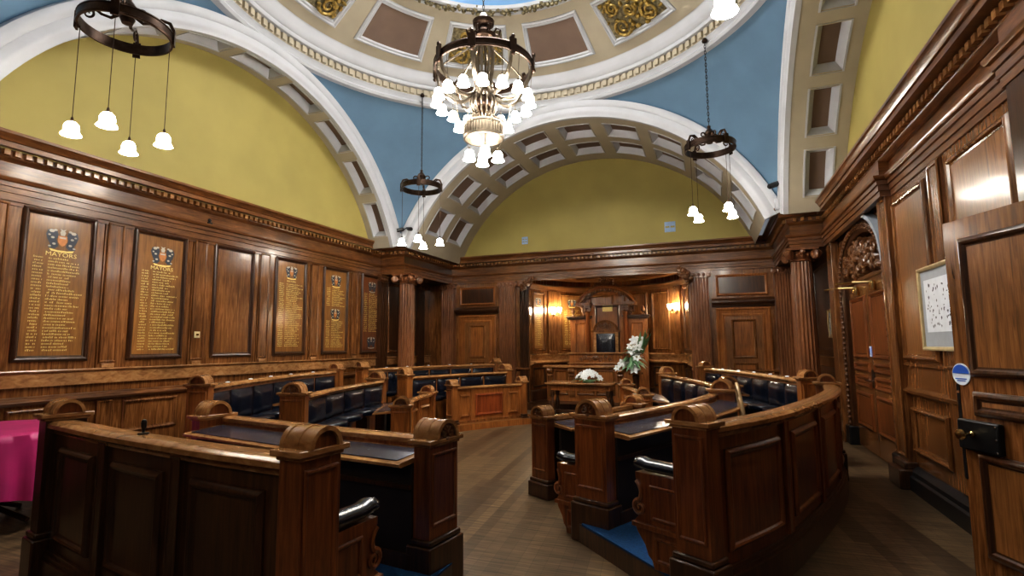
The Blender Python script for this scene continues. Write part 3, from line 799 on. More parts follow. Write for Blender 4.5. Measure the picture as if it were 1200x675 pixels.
def outer_bench(name, label, pts, zt, zfin, nseat, npan, arms=(0, 0), zf=.16, seats=True, mat='wood_r', studs=True):
    C = Curve(pts); f = C.fn(); L = C.L; nu = max(6, int(L/.22)); p0 = C.at(L/2)[0]
    t = thing(name, label, 'bench', (p0.x, p0.y, 0), 'long curved back benches with navy leather')
    MB().box((.0, 0, -.045), (L, zt-.06, .03), f, nu).obj('back_panel', mat, t)
    q = MB(); q.box((.0, 0, .03), (L, .20, .085), f, nu); q.box((0, .20, .03), (L, .225, .065), f, nu); q.box((0, .225, .03), (L, .25, .05), f, nu); q.obj('skirting', 'wood_d', t)
    panels(t, C, .02, L-.02, npan, .25, zt-.07, .03, 1, mat, mat)
    RT = [(-.08, zt-.045), (-.08, zt-.02), (-.06, zt), (.06, zt), (.085, zt-.018), (.085, zt-.045), (.06, zt-.055), (.05, zt-.085), (-.05, zt-.085), (-.06, zt-.055)]
    vs = [f(L*i/nu, z, n) for i in range(nu+1) for n, z in RT]; k = len(RT)
    q = MB(); q.add(vs, [[i*k+j, i*k+(j+1) % k, (i+1)*k+(j+1) % k, (i+1)*k+j] for i in range(nu) for j in range(k)]+[list(range(k)), [nu*k+j for j in range(k)]]); q.obj('top_rail', 'wood_l', t, ang=50)
    zb = zfin-.098
    pm = 'wood_r' if mat == 'wood_d' else mat  # aisle post of the dark bench: brighter oak stands in for light on it
    post(t, C, .0, -1, -.15, .095, .14, zf, zb, mat, rosette=False); post(t, C, L, 1, -.15, .095, .14, zf, zb, pm, rosette=False)
    if seats:
        st = L/nseat
        for i in range(nseat):
            back_unit(t, C, st*i+.01, st*(i+1)-.01, zf+.48, zt-.10, -.045, -.12)
            seat_unit(t, C, st*i+.05, st*(i+1)-.05, zf+.54, -.13, -.50, zf)
        if studs:
            for i in range(1, nseat): MB().ball((st*i, zt+.004, -.02), (.03, .012, .03), 8, 4, f).obj('rail_stud', 'sign_white', t)
    for e, (u, o) in zip(arms, ((0.02, -1), (L-.02, 1))):
        if e: arm(t, C, u, o, -.13, -.52, zf, zf+(.68 if mat == 'wood_r' else .63))
    return C

def mid_pew(name, label, pts, zr, zfin, nseat, zf=.16, seats=True, arms=(0, 0), mat='wood_r', dn=.40, zi=0.):
    C = Curve(pts); f = C.fn(); L = C.L; nu = max(6, int(L/.2)); p0 = C.at(L/2)[0]
    t = thing(name, label, 'pew', (p0.x, p0.y, 0), 'middle row pews with leather topped desks')
    MB().box((0, 0, -.03), (L, zr-.05, .03), f, nu).obj('back_board', mat, t)
    RT = [(-.085, zr-.04), (-.085, zr-.015), (-.07, zr), (.02, zr), (.04, zr-.015), (.04, zr-.04), (.02, zr-.06), (-.05, zr-.06)]
    def ext(R, u0, u1, nm, mt):
        k = len(R); vs = [f(u0+(u1-u0)*i/nu, z, n) for i in range(nu+1) for n, z in R]
        q = MB(); q.add(vs, [[i*k+j, i*k+(j+1) % k, (i+1)*k+(j+1) % k, (i+1)*k+j] for i in range(nu) for j in range(k)]+[list(range(k)), [nu*k+j for j in range(k)]])
        return q.obj(nm, mt, t, ang=50)
    ext(RT, 0, L, 'top_rail', 'wood_l')
    zd = zr-.075
    dt = ext([(.03, zd-.035), (.03, zd), (dn-.02, zd-.035), (dn, zd-.042), (dn, zd-.06), (dn-.02, zd-.068)], 0.0, L, 'desk_top', 'wood_l')
    q = MB()
    sl = lambda u, v, w: f(u, zd+.001+w-(v-.03)*.096, v)
    a, b, c, d_, rr = .06, L-.06, .075, dn-.045, .05
    q.box((a, c, 0), (b, d_, .005), sl, nu); il = q.obj('leather_inlay', 'inlay', t); il.parent = dt; il.matrix_parent_inverse = pinv(t)
    il.matrix_parent_inverse = Matrix.Identity(4)
    MB().box((0, zf, dn-.17), (L, zd-.06, dn-.13), f, nu).obj('modesty_panel', 'dark', t)
    q = MB(); q.box((0, zf+.52, dn-.13), (L, zf+.55, dn-.105), f, nu); q.box((0, zf, dn-.13), (L, zf+.1, dn-.11), f, nu); q.obj('modesty_rail', 'wood_d', t)
    zb = zfin-.128
    post(t, C, 0, -1, -.07, .25, .14, zf, zb, mat); post(t, C, L, 1, -.07, .25, .14, zf, zb, mat)
    if seats:
        st = L/nseat
        for i in range(nseat):
            back_unit(t, C, st*i+.01, st*(i+1)-.01, .40+zi, zr-.08, -.03, -.10)
            seat_unit(t, C, st*i+.05, st*(i+1)-.05, .45+zi, -.11, -.46, zi)
    for e, (u, o) in zip(arms, ((0.02, -1), (L-.02, 1))):
        if e: arm(t, C, u, o, -.06, -.34, 0, .66)
    return C

def inner_desk(name, label, pts, zr, zfin, npan, mat='wood_r', dn=.42, inset=.09):
    C = Curve(pts); f = C.fn(); L = C.L; nu = max(6, int(L/.2)); p0 = C.at(L/2)[0]
    t = thing(name, label, 'desk', (p0.x, p0.y, 0), 'front row desks with panelled fronts')
    MB().box((0, 0, -.03), (L, zr-.05, .03), f, nu).obj('front_board', mat, t)
    q = MB(); q.box((0, 0, -.075), (L, .13, -.03), f, nu); q.box((0, .13, -.055), (L, .16, -.03), f, nu); q.obj('skirting', 'wood', t)
    panels(t, C, .02, L-.02, npan, .16, zr-.06, -.03, -1, mat, mat, inset)
    def ext(R, u0, u1, nm, mt):
        k = len(R); vs = [f(u0+(u1-u0)*i/nu, z, n) for i in range(nu+1) for n, z in R]
        q = MB(); q.add(vs, [[i*k+j, i*k+(j+1) % k, (i+1)*k+(j+1) % k, (i+1)*k+j] for i in range(nu) for j in range(k)]+[list(range(k)), [nu*k+j for j in range(k)]])
        return q.obj(nm, mt, t, ang=50)
    ext([(-.07, zr-.04), (-.07, zr-.015), (-.05, zr), (.04, zr), (.05, zr-.04), (.02, zr-.06), (-.04, zr-.06)], 0, L, 'top_rail', 'wood_l')
    zd = zr-.05
    dt = ext([(.03, zd-.035), (.03, zd), (dn, zd-.042), (dn, zd-.062)], 0.0, L, 'desk_top', 'wood_l')
    q = MB(); sl = lambda u, v, w: f(u, zd+.001+w-(v-.03)*.11, v)
    q.box((.06, .08, 0), (L-.06, dn-.05, .005), sl, nu); il = q.obj('leather_inlay', 'inlay', t); il.parent = dt; il.matrix_parent_inverse = Matrix.Identity(4)
    MB().box((0, 0, dn-.19), (L, zd-.06, dn-.16), f, nu).obj('modesty_panel', 'dark', t)
    zb = zfin-.11
    post(t, C, 0, -1, -.10, .16, .11, 0, zb, mat); post(t, C, L, 1, -.10, .16, .11, 0, zb, mat)
    return C

# row paths (plan)
A3 = [(-4.50, 2.55), (-3.50, 2.32), (-2.50, 2.15), (-1.90, 2.08)]
B2 = [(-4.52, 3.98), (-3.10, 3.70), (-1.93, 3.52)]
F3 = [(-.08, 3.68), (.35, 4.42), (.68, 5.22), (1.0, 6.12), (1.24, 7.0), (1.32, 7.62)]
F2 = [(-1.05, 4.72), (-.70, 5.52), (-.38, 6.28), (-.14, 7.05), (-.02, 7.62)]
F1 = [(-1.82, 5.83), (-1.40, 6.55), (-1.08, 7.30)]
R3 = [(1.20, 8.45), (.84, 9.80), (.36, 11.15), (-.15, 12.15)]
R2 = [(.06, 8.48), (-.12, 9.40), (-.58, 10.70), (-1.02, 11.70)]
R1 = [(-1.10, 8.62), (-1.28, 9.60), (-1.66, 10.62)]
C3 = [(-5.82, 4.75), (-6.22, 5.60), (-6.80, 7.15), (-7.02, 8.60)]
C2 = [(-4.98, 5.55), (-5.42, 6.75), (-5.72, 8.30)]
C1 = [(-3.95, 6.30), (-4.38, 7.20), (-4.60, 8.10)]
E3 = [(-6.92, 9.45), (-6.60, 10.80), (-6.02, 12.05), (-5.40, 12.85)]
E2 = [(-5.72, 9.35), (-5.28, 10.55), (-4.62, 11.75)]
E1 = [(-4.86, 9.62), (-4.40, 10.35), (-3.95, 10.92)]

cA3 = outer_bench('curved_bench', 'dark panelled bench back at the near left with a small black clip on its rail', A3, 1.13, 1.28, 5, 3, (0, 1), mat='wood_d', seats=True, studs=False)  # backlit bench: its shade is put into the darker oak
cF3 = outer_bench('curved_bench', 'long panelled bench curving round the near right, its padded arm facing the aisle', F3, 1.14, 1.27, 6, 4, (1, 0), mat='wood_r', studs=False)
cR3 = outer_bench('curved_bench', 'far right navy leather bench in front of the back-right small door', R3, 1.15, 1.29, 6, 4, (0, 0), mat='wood_o')
cC3 = outer_bench('curved_bench', 'navy leather bench along the left wall below the gilt name boards', C3, 1.19, 1.33, 6, 4, (0, 0), mat='wood_o')
cE3 = outer_bench('curved_bench', 'far left navy leather bench in front of the back-left small door', E3, 1.19, 1.34, 6, 4, (0, 0), mat='wood_o')
cB2 = mid_pew('desk_pew', 'leather topped desk just beyond the dark near left bench', B2, .985, 1.14, 5, seats=False)
cF2 = mid_pew('desk_pew', 'leather topped desk at the near right with rosette post and blue carpet behind it', F2, 1.0, 1.19, 5, arms=(1, 0))
cR2 = mid_pew('desk_pew', 'far right middle pew with navy leather seats facing the flower table', R2, 1.03, 1.19, 5, mat='wood_o')
cC2 = mid_pew('desk_pew', 'left middle pew with navy seats and a red arched end post facing the viewer', C2, 1.04, 1.21, 4, mat='wood_o', zi=.20)
cE2 = mid_pew('desk_pew', 'far left middle pew with navy leather back behind the panelled front desk', E2, 1.05, 1.23, 4, mat='wood_o', zi=.20)
inner_desk('front_desk', 'short front desk at the near right aisle, its end post leftmost of the right-hand pews', F1, .85, .99, 3)
inner_desk('front_desk', 'front desk at the far right beside the carved flower table', R1, .85, 1.0, 3, mat='wood_o')
cC1 = inner_desk('front_desk', 'front desk of the left block with an arched rosette post towards the aisle', C1, .85, .99, 3, mat='wood_o')
cE1 = inner_desk('front_desk', 'panelled front desk at the far left with a red central panel and curved step', E1, .84, 1.0, 3, inset=.07, mat='wood_o')

# carpeted platforms under the two back rows
def platform(n, mid, out, a0=-.16, a1=.16, mo=-.05, h=.15, oo=.02, mat='wood_d'):
    t = sempty('trim_%d' % n); K = 16
    def P(i, k):
        if k == 0: p, d, nn = mid.at(a0+(mid.L+a1-a0)*i/K); q = p+nn*mo
        else: p, d, nn = out.at(a0+(out.L+a1-a0)*i/K); q = p+nn*oo
        return (q.x, q.y)
    poly = [P(i, 0) for i in range(K+1)]+[P(K-i, 1) for i in range(K+1)]
    def loft(ins, z0, z1):
        m = MB(); vs = []
        for i in range(K+1):
            a, b = Vector(P(i, 0)), Vector(P(i, 1)); e = (b-a).normalized()*ins; a, b = a+e, b-e
            vs += [(a.x, a.y, z0), (b.x, b.y, z0), (b.x, b.y, z1), (a.x, a.y, z1)]
        fs = [[4*i+j, 4*i+(j+1) % 4, 4*i+4+(j+1) % 4, 4*i+4+j] for i in range(K) for j in range(4)]+[[0, 1, 2, 3], [4*K+3, 4*K+2, 4*K+1, 4*K]]
        return m.add(vs, fs)
    loft(0, 0, h).obj('step', mat, t, False)
    m = MB(); vs = []
    loft(.24 if mo < -.1 else .08, h-.01, h+.012).obj('carpet', 'carpet', t, False)
platform(2, cB2, cA3); platform(3, cF2, cF3); platform(4, cR2, cR3); platform(5, cC2, cC3); platform(6, cE2, cE3)
platform(8, cC1, cC2, mo=-.12, h=.118, oo=-.02, mat='wood_o'); platform(9, cE1, cE2, mo=-.24, h=.118, oo=-.02, mat='wood_o')

# small black clip on the near left rail
t = thing('microphone_clip', 'small black clip standing on the rail of the near left bench', 'microphone', (-3.28, 2.30, 1.13))
MB().lathe([(.03, 1.131), (.03, 1.138), (.008, 1.14), (.008, 1.165)], (-3.28, 2.30, 0), 12).obj('clip_base', 'black', t)
MB().lathe([(.008, 1.16), (.014, 1.17), (.016, 1.20), (.012, 1.215), (.001, 1.22)], (-3.28, 2.30, 0), 12).obj('clip_head', 'black', t)

# ================================================================== HONOURS BOARDS
def lettering(mb, fn, u0, u1, v0, v1, rows, seed, w=.004, years=True):
    rnd = random.Random(seed); rh = (v1-v0)/rows; W = u1-u0
    for r in range(rows):
        y0 = v1-rh*(r+.78); hgt = rh*.50
        def run(x, xe):
            while x < xe:
                sw = W*rnd.uniform(.012, .026); k = rnd.random()
                if k < .12: x += W*.02; continue
                h0 = hgt*(1.15 if k > .85 else .8)
                mb.add([fn(x, y0, w), fn(x+sw*.6, y0, w), fn(x+sw*.6, y0+h0, w), fn(x, y0+h0, w)], [[0, 1, 2, 3]])
                if k > .4: mb.add([fn(x, y0+h0*.8, w), fn(x+sw, y0+h0*.8, w), fn(x+sw, y0+h0*1., w), fn(x, y0+h0*1., w)], [[0, 1, 2, 3]])
                x += sw*1.35
        if years: run(u0+W*.02, u0+W*.20); run(u0+W*.30, u0+W*rnd.uniform(.68, 1.0))
        else: run(u0+W*.05, u0+W*rnd.uniform(.75, 1.0))
def crest(fn, parent, cu, cv, s, w=.004, alt=False):
    """painted coat of arms: two supporters, shield, helm and scroll"""
    t = thing_part('crest', parent)
    def poly(pts, mat, nm, ww):
        MB().add([fn(cu+x*s, cv+y*s, ww) for x, y in pts], [list(range(len(pts)))]).obj(nm, mat, t, False)
    for sd in (-1, 1):
        poly([(sd*x, y) for x, y in ((.14, -.30), (.26, -.42), (.5, -.40), (.44, -.25), (.54, -.05), (.60, .15), (.54, .34), (.40, .40), (.32, .30), (.20, .34), (.14, .10), (.22, 0))], 'navy', 'supporter', w)
        for x, y, r in ((.40, .31, .09), (.27, .36, .06), (.36, .04, .06), (.48, .14, .045), (.30, -.22, .06), (.45, -.33, .05)):
            poly([(sd*(x+r*1.2*cos(k*pi/3)), y+r*.8*sin(k*pi/3)) for k in range(6)], 'silverpaint' if not alt or y > 0 else 'navy', 'supporter_highlight', w+.001)
    poly([(-.17, .14), (.17, .14), (.17, -.1), (.09, -.24), (0, -.30), (-.09, -.24), (-.17, -.1)], 'navy' if alt else 'shield_orange', 'shield', w+.001)
    poly([(-.12, .10), (.12, .10), (.12, .03), (-.12, .03)], 'silverpaint', 'shield_chief', w+.002)
    poly([(-.07, .16), (.07, .16), (.11, .30), (.06, .36), (.12, .44), (0, .40), (-.12, .44), (-.06, .36), (-.11, .30)], 'silverpaint', 'helm', w+.001)
    poly([(-.46, -.42), (-.2, -.47), (.2, -.47), (.46, -.42), (.40, -.52), (0, -.56), (-.40, -.52)], 'silverpaint' if alt else 'giltpaint', 'scroll', w+.001)
def heading(fn, parent, cu, cv, size, txt='MAYORS', w=.006):
    vs, fs = text_mesh(txt, size); MB().add([fn(cu+x*1.18, cv+y, w) for x, y, z in vs], fs).obj('heading', 'giltpaint', parent, False)

def board(k, label, layout, mat):
    p0 = Y0+PITCH*k+.41; p1 = p0+.76
    fn = lambda u, v, w: FL(u, v, w+.038)
    t = thing('honours_board', label, 'name board', (XL+.04, (p0+p1)/2, 2.4), 'gilt honours boards on the left wall')
    MB().box((p0+.02, 1.55, .03), (p1-.02, 3.31, .038), FL).obj('board', mat, t, False)
    c = (p0+p1)/2; q = MB()
    if layout == 'a':
        crest(fn, t, c+.02, 3.02, .30); heading(fn, t, c+.02, 2.80, .075)
        lettering(q, fn, p0+.10, p1-.10, 1.62, 2.79, 30, k+9)
    elif layout == 'b':
        crest(fn, t, c, 3.10, .26); heading(fn, t, c, 2.90, .05); lettering(q, fn, p0+.07, p1-.07, 1.66, 2.88, 34, k+9)
    elif layout == 'c':
        crest(fn, t, c, 3.08, .28); lettering(q, fn, p0+.08, p1-.08, 2.52, 2.92, 11, k+9)
        crest(fn, t, c, 2.36, .26); lettering(q, fn, p0+.08, p1-.08, 1.64, 2.22, 15, k+19)
    else:
        crest(fn, t, c, 3.08, .26, alt=True); lettering(q, fn, p0+.07, p1-.07, 2.0, 2.92, 26, k+9); crest(fn, t, c, 1.76, .28, alt=True)
    q.obj('gilt_lettering', 'giltpaint', t, False, weld=False)
board(-1, 'gilt name board headed MAYORS, the largest and nearest on the left wall', 'a', 'board')
board(0, 'gilt name board headed MAYORS directly left of the light switch', 'a', 'board')
board(2, 'honey oak gilt name board with one crest, right of the blank panel', 'b', 'board')
board(3, 'honey oak gilt name board with two crests, one halfway down', 'c', 'board')
board(4, 'dark red gilt name board with a crest at top and bottom, beside the left column', 'd', 'board_r')
def apse_board(a, b, label, seed):
    rf = lambda u, v, w: AP(u/NR*57.2958, v, w+.004)
    u0, u1 = radians(a)*NR+.07, radians(b)*NR-.07
    t = thing('honours_board', label, 'name board', AP((a+b)/2, 2.3, .02), 'gilt honours boards in the apse')
    MB().box((u0, 1.57, 0), (u1, 3.05, .006), rf, 8).obj('board', 'board', t)
    fn = lambda u, v, w: rf(u, v, w+.006)
    crest(fn, t, (u0+u1)/2, 2.87, .24); q = MB(); lettering(q, fn, u0+.06, u1-.06, 1.65, 2.68, 26, seed); q.obj('gilt_lettering', 'giltpaint', t, False, weld=False)
apse_board(-84, -67, 'gilt name board in the apse at the far left, left of the wall light', 41)
apse_board(-50, -28, 'gilt name board in the apse between the wall light and the canopied throne', 42)

# light switch, frieze sensor, vents, cctv, spotlights
t = thing('light_switch', 'small brass light switch plate on the left wall strip', 'switch', (XL+.045, 6.08, 1.86))
MB().box((6.03, 1.81, .042), (6.13, 1.91, .052), FL).obj('plate', 'cream', t, bevel=.004)
MB().box((6.06, 1.845, .052), (6.10, 1.875, .06), FL).obj('rocker', 'brass', t)
t = thing('alarm_sensor', 'small dark sensor fixed to the frieze of the left wall', 'sensor', (XL+.03, 6.2, 3.72))
MB().lathe([(.035, 0), (.035, .02), (.02, .04), (.001, .045)], (XL+.02, 6.2, 3.72), 12, (1, 0, 0)).obj('sensor_body', 'black', t)
MB().box((XL+.02, 6.16, 3.66), (XL+.06, 6.24, 3.69)).obj('sensor_mount', 'black', t)
def vent(x, z, w, h, lab, n):
    t = thing('air_vent', lab, 'vent', (x, 13.42, z), 'vents in the back lunette')
    q = MB(); fn = lambda u, v, w_: (u, 13.42-w_, v)
    q.frame(x-w/2, z-h/2, x+w/2, z+h/2, scl(BEAD, .7), fn); q.obj('vent_frame', 'grille', t)
    q = MB()
    for i in range(n):
        zz = z-h/2+h*(i+.5)/n; q.box((x-w/2+.01, zz-h/n*.32, .004), (x+w/2-.01, zz+h/n*.32, .012), fn)
    q.box((x-.012, z-h/2, .01), (x+.012, z+h/2, .018), fn); q.obj('vent_slats', 'grille', t)
vent(-4.68, 4.49, .17, .2, 'small pale blue vent on the yellow wall above the left pilaster', 3)
vent(-.88, 4.54, .26, .26, 'square pale blue vent on the yellow wall above the right pilaster', 2)
def spot(p, d, lab):
    t = thing('spotlight', lab, 'spotlight', p, 'small black fittings at the arch springings')
    v = Vector(d).normalized()
    MB().lathe([(.001, 0), (.03, .0), (.045, .03), (.045, .17), (.001, .17)], p, 12, v).obj('lamp_head', 'black', t)
    MB().tube([p, (p[0]-v.x*.02, p[1]+.1, p[2]+.06), (p[0]-v.x*.02, p[1]+.16, p[2]+.06)], .014, 6).obj('bracket', 'black', t)
spot((-6.66, 10.52, 4.38), (-.8, -.5, -.2), 'small black spotlight at the left corner arch, tilted to the wall')
spot((-6.56, 10.52, 4.38), (.8, -.5, -.2), 'small black spotlight at the left corner arch, tilted to the aisle')
t = thing('security_camera', 'small black camera at the foot of the right white arch', 'camera', (1.32, 10.35, 4.55))
MB().lathe([(.001, 0), (.04, 0), (.05, .02), (.05, .2), (.035, .22), (.001, .22)], (1.22, 10.42, 4.53), 12, (-.75, -.5, -.35)).obj('camera_body', 'black', t)
MB().tube([(1.18, 10.4, 4.52), (1.26, 10.42, 4.56), (1.30, 10.60, 4.56)], .016, 6).obj('bracket', 'black', t)

# ================================================================== RIGHT WALL: CARVED DOUBLE DOOR
d3 = sempty('door_3')
X0 = XR+.10
fn = lambda u, v, w: (X0-w, u, v)
DY0, DY1, ZD = 8.0, 10.25, 2.46; DYC = (DY0+DY1)/2; ARR = (DY1-DY0)/2
for a, b in ((DY0, DYC-.006), (DYC+.006, DY1)):
    q = MB(); q.box((a, .02, 0), (b, ZD, .05), fn); lf = q.obj('door_leaf', 'wood', d3, False)
    g = lambda u, v, w: fn(u, v, w+.05)
    for z0, z1 in ((1.42, 2.36), (1.22, 1.36), (.98, 1.16), (.36, .90)):
        q = MB(); q.frame(a+.12, z0, b-.12, z1, scl(BOL, .9), g); q.box((a+.19, z0+.07, .05), (b-.19, z1-.07, .06), fn); q.obj('door_panel', 'wood_r', d3)
q = MB(); q.box((DY0, ZD, 0), (DY1, ZD+.16, .06), fn); q.box((DY0-.02, ZD+.12, 0), (DY1+.02, ZD+.18, .09), fn); q.obj('door_transom', 'wood', d3, bevel=.008)
# carved tympanum
q = MB(); hz = ZD+.18; RR = 3.19-hz
poly = [(DYC+ARR*.94*cos(pi*i/24), hz+RR*sin(pi*i/24)) for i in range(25)]
q.prism([(p[0], p[1]) for p in poly], 0, .03, fn); q.obj('tympanum', 'wood_d', d3, False)
q = MB(); rnd = random.Random(11)
for i in range(110):
    a = rnd.uniform(.05, pi-.05); r = sqrt(rnd.random())*.86
    q.ball((DYC+ARR*.94*r*cos(a), hz+.02+RR*r*sin(a), .05+.03*rnd.random()), (rnd.uniform(.05, .11), rnd.uniform(.04, .09), rnd.uniform(.05, .12)), 8, 5, fn)
for sd in (-1, 1):
    for k, (x, y, r) in enumerate(((.30, .22, .16), (.62, .18, .13), (.42, .46, .12), (.15, .55, .12), (.75, .38, .09))):
        q.tube([fn(*p, .13) for p in spiral((DYC+sd*x*ARR, hz+.05+y*RR*1.2), r, 1.6, sd, pi/2)], [.032-.001*i for i in range(23)], 6)
q.obj('carved_relief', 'carve', d3)
ARP = [(DY1, .30), (DY1, hz)]+[(DYC+ARR*cos(pi*i/32), hz+(RR+.05)*sin(pi*i/32)) for i in range(1, 32)]+[(DY0, hz), (DY0, .30)]
q = MB(); q.sweep(ARP, [(-.02, -.02), (-.02, .10), (-.05, .13), (-.2, .15), (-.24, .12), (-.24, -.02)], fn); q.obj('carved_architrave', 'wood_d', d3, ang=40)
q = MB(); q.sweep(ARP[14:-1], [(-.245, 0), (-.245, .21), (-.30, .21), (-.30, 0)], fn); q.obj('arch_rim', 'mount', d3, ang=40)
q = MB()
acc = 0
for i in range(len(ARP)-1):
    (a, b), (c, d_) = ARP[i], ARP[i+1]; L = hypot(c-a, d_-b); n = max(1, int(L/.085)); nx, ny = -(d_-b)/L, (c-a)/L
    for k in range(n):
        t_ = (k+.5)/n; u, v = a+(c-a)*t_-nx*.12, b+(d_-b)*t_-ny*.12
        q.tube([fn(u+.05*cos(x*pi/5), v+.036*sin(x*pi/5), .15) for x in range(10)], .012, 5, True); q.ball((u, v, .15), (.02, .02, .03), 6, 4, fn)
q.obj('carved_band', 'carve', d3)
q = MB(); q.box((DY0-.26, 0, -.02), (DY0+.02, .30, .19), fn); q.box((DY1-.02, 0, -.02), (DY1+.26, .30, .19), fn); q.obj('architrave_plinth', 'black', d3, bevel=.015)
q = MB(); q.box((DY1+.24, 0, -.06), (10.55, 3.4, .1), fn); q.box((7.7, 0, -.06), (DY0-.24, 3.4, .1), fn)
q.obj('door_reveal', 'wood', d3, False)
q = MB(); q.box((DYC-.07, 1.0, .05), (DYC+.07, 1.26, .062), fn); q.obj('lock_plate', 'black', d3, bevel=.005)
q = MB(); q.tube([fn(DYC-.16, 1.10, .12), fn(DYC+.16, 1.10, .12)], .014, 8)
for s_ in (-.04, .04): q.tube([fn(DYC+s_, 1.10, .05), fn(DYC+s_, 1.10, .12)], .012, 8)
q.obj('lever_handle', 'steel', d3)
q = MB(); q.box((DYC-.012, .25, .05), (DYC+.012, 1.45, .058), fn); q.obj('meeting_strip', 'steel', d3)
t = thing('door_sign', 'small blue and white square notice on the carved double door', 'sign', fn(DYC+.0, 1.52, .06))
MB().box((DYC-.08, 1.45, .058), (DYC+.08, 1.60, .062), fn).obj('sign_plate', 'sign_white', t)
MB().box((DYC-.08, 1.45, .062), (DYC-.02, 1.60, .064), fn).obj('sign_band', 'sign_blue', t); MB().box((DYC+.03, 1.48, .062), (DYC+.07, 1.57, .064), fn).obj('sign_mark', 'sign_blue', t)
for y, lab in ((DYC-.45, 'brass door closer arm at the top of the nearer carved door leaf'), (DYC+.45, 'brass door closer arm at the top of the farther carved door leaf')):
    t = thing('door_closer', lab, 'door closer', fn(y, 2.44, .06), 'door closers')
    MB().lathe([(.001, 0), (.04, 0), (.045, .02), (.045, .12), (.03, .14), (.001, .14)], fn(y, 2.38, .09), 12).obj('closer_body', 'brass', t)
    MB().tube([fn(y, 2.50, .10), fn(y+.1, 2.51, .30), fn(y+.55, 2.53, .42)], .016, 6).obj('closer_arm', 'brass', t)

# pictures
def picture(y0, y1, z0, z1, X, lab, grp, small=False):
    g = lambda u, v, w: (X-w, u, v)
    t = thing('framed_picture', lab, 'picture', (X, (y0+y1)/2, (z0+z1)/2), grp)
    q = MB(); q.frame(y0, z0, y1, z1, [(0, 0), (0, .03), (.015, .035), (.035, .025), (.04, 0)], g); q.obj('frame', 'frame_gold', t)
    MB().box((y0+.03, z0+.03, 0), (y1-.03, z1-.03, .008), g).obj('mount_board', 'mount' if not small else 'cream', t, False)
    iy, iz = (.12, .13) if not small else (.05, .06)
    q = MB(); rnd = random.Random(3)
    q.box((y0+iy, z0+iz+.05*(not small), .008), (y1-iy, z1-iz, .011), g)
    for i in range(70 if not small else 14):
        u, v = rnd.uniform(y0+iy+.04, y1-iy-.04), rnd.uniform(z0+iz+.10, z1-iz-.05); a, b = rnd.uniform(.006, .02), rnd.uniform(.006, .022)
        q.add([g(u-a, v, .0125), g(u+a*.3, v-b, .0125), g(u+a, v+b*.4, .0125), g(u-a*.2, v+b, .0125)], [[0, 1, 2, 3]])
    o = q.obj('print', 'paper', t, False, weld=False); o.data.materials.append(M['navy'])
    for p in o.data.polygons: p.material_index = 1 if p.index >= 6 else 0
picture(5.55, 6.60, 1.57, 2.40, XR-.07, 'gold framed print of scattered dark figures hanging on the right wall', 'framed pictures')
picture(11.22, 11.55, 1.75, 2.28, XR-.03, 'small pale picture hanging in the dark recess behind the right column', 'framed pictures', True)

# open door leaf at the entrance
t = struct(thing('door_4', 'open panelled oak door leaf with black rim lock at the right edge', 'door', (1.86, 3.75, 0)))
ph = Vector((1.58, 4.62, 0)); pv = Vector((1.93, 3.62, 0)); dd = (pv-ph).normalized(); LW = (pv-ph).length; nn = Vector((dd.y, -dd.x, 0))
if nn.x > 0: nn = -nn
DL = lambda u, v, w: tuple(ph+dd*u+nn*w+Vector((0, 0, v)))
MB().box((0, .02, -.05), (LW, 2.50, 0), DL).obj('leaf', 'wood', t, False, bevel=.004)
for z0, z1 in ((1.42, 2.36), (1.16, 1.32), (.25, .92)):
    q = MB(); q.frame(.14, z0, LW-.14, z1, scl(BOL, 1.05, .9), DL); q.obj('panel_moulding', 'wood_d', t)
    q = MB(); q.box((.205, z0+.065, 0), (LW-.205, z1-.065, .012), DL); q.obj('door_panel', 'wood_x', t)
q = MB(); q.box((.02, .93, 0), (.34, 1.13, .045), DL); q.obj('rim_lock', 'black', t, bevel=.012)
q = MB(); q.box((-.004, .72, -.052), (.02, 1.36, .004), DL); q.obj('edge_plate', 'black', t)
q = MB(); q.lathe([(.022, 0), (.022, .012), (.01, .02), (.01, .045), (.03, .06), (.036, .08), (.028, .10), (.001, .108)], DL(.15, 1.04, .045), 16, tuple(nn)); q.obj('knob', 'brass', t)
q = MB()
for v in (.95, 1.03, 1.11):
    q.ball((.325, v, .046), (.007, .007, .004), 6, 4, DL)
q.box((.0, 1.30, .0), (.02, 1.315, .006), DL); q.obj('lock_screws', 'steel', t)
t = thing('door_disc', 'round blue and white notice stuck to the edge stile of the open door', 'sign', DL(.04, 1.43, .01))
MB().lathe([(.001, 0), (.075, 0), (.075, .004), (.001, .004)], DL(.05, 1.43, .002), 28, tuple(nn)).obj('disc', 'sign_white', t)
q = MB(); q.add([DL(.05+.068*cos(pi*i/16), 1.435+.06*sin(pi*i/16), .0085) for i in range(17)], [list(range(17))])
q.box((0, 1.395, .007), (.095, 1.402, .0085), DL); q.box((.015, 1.382, .007), (.085, 1.388, .0085), DL); q.obj('disc_print', 'sign_blue', t, False)

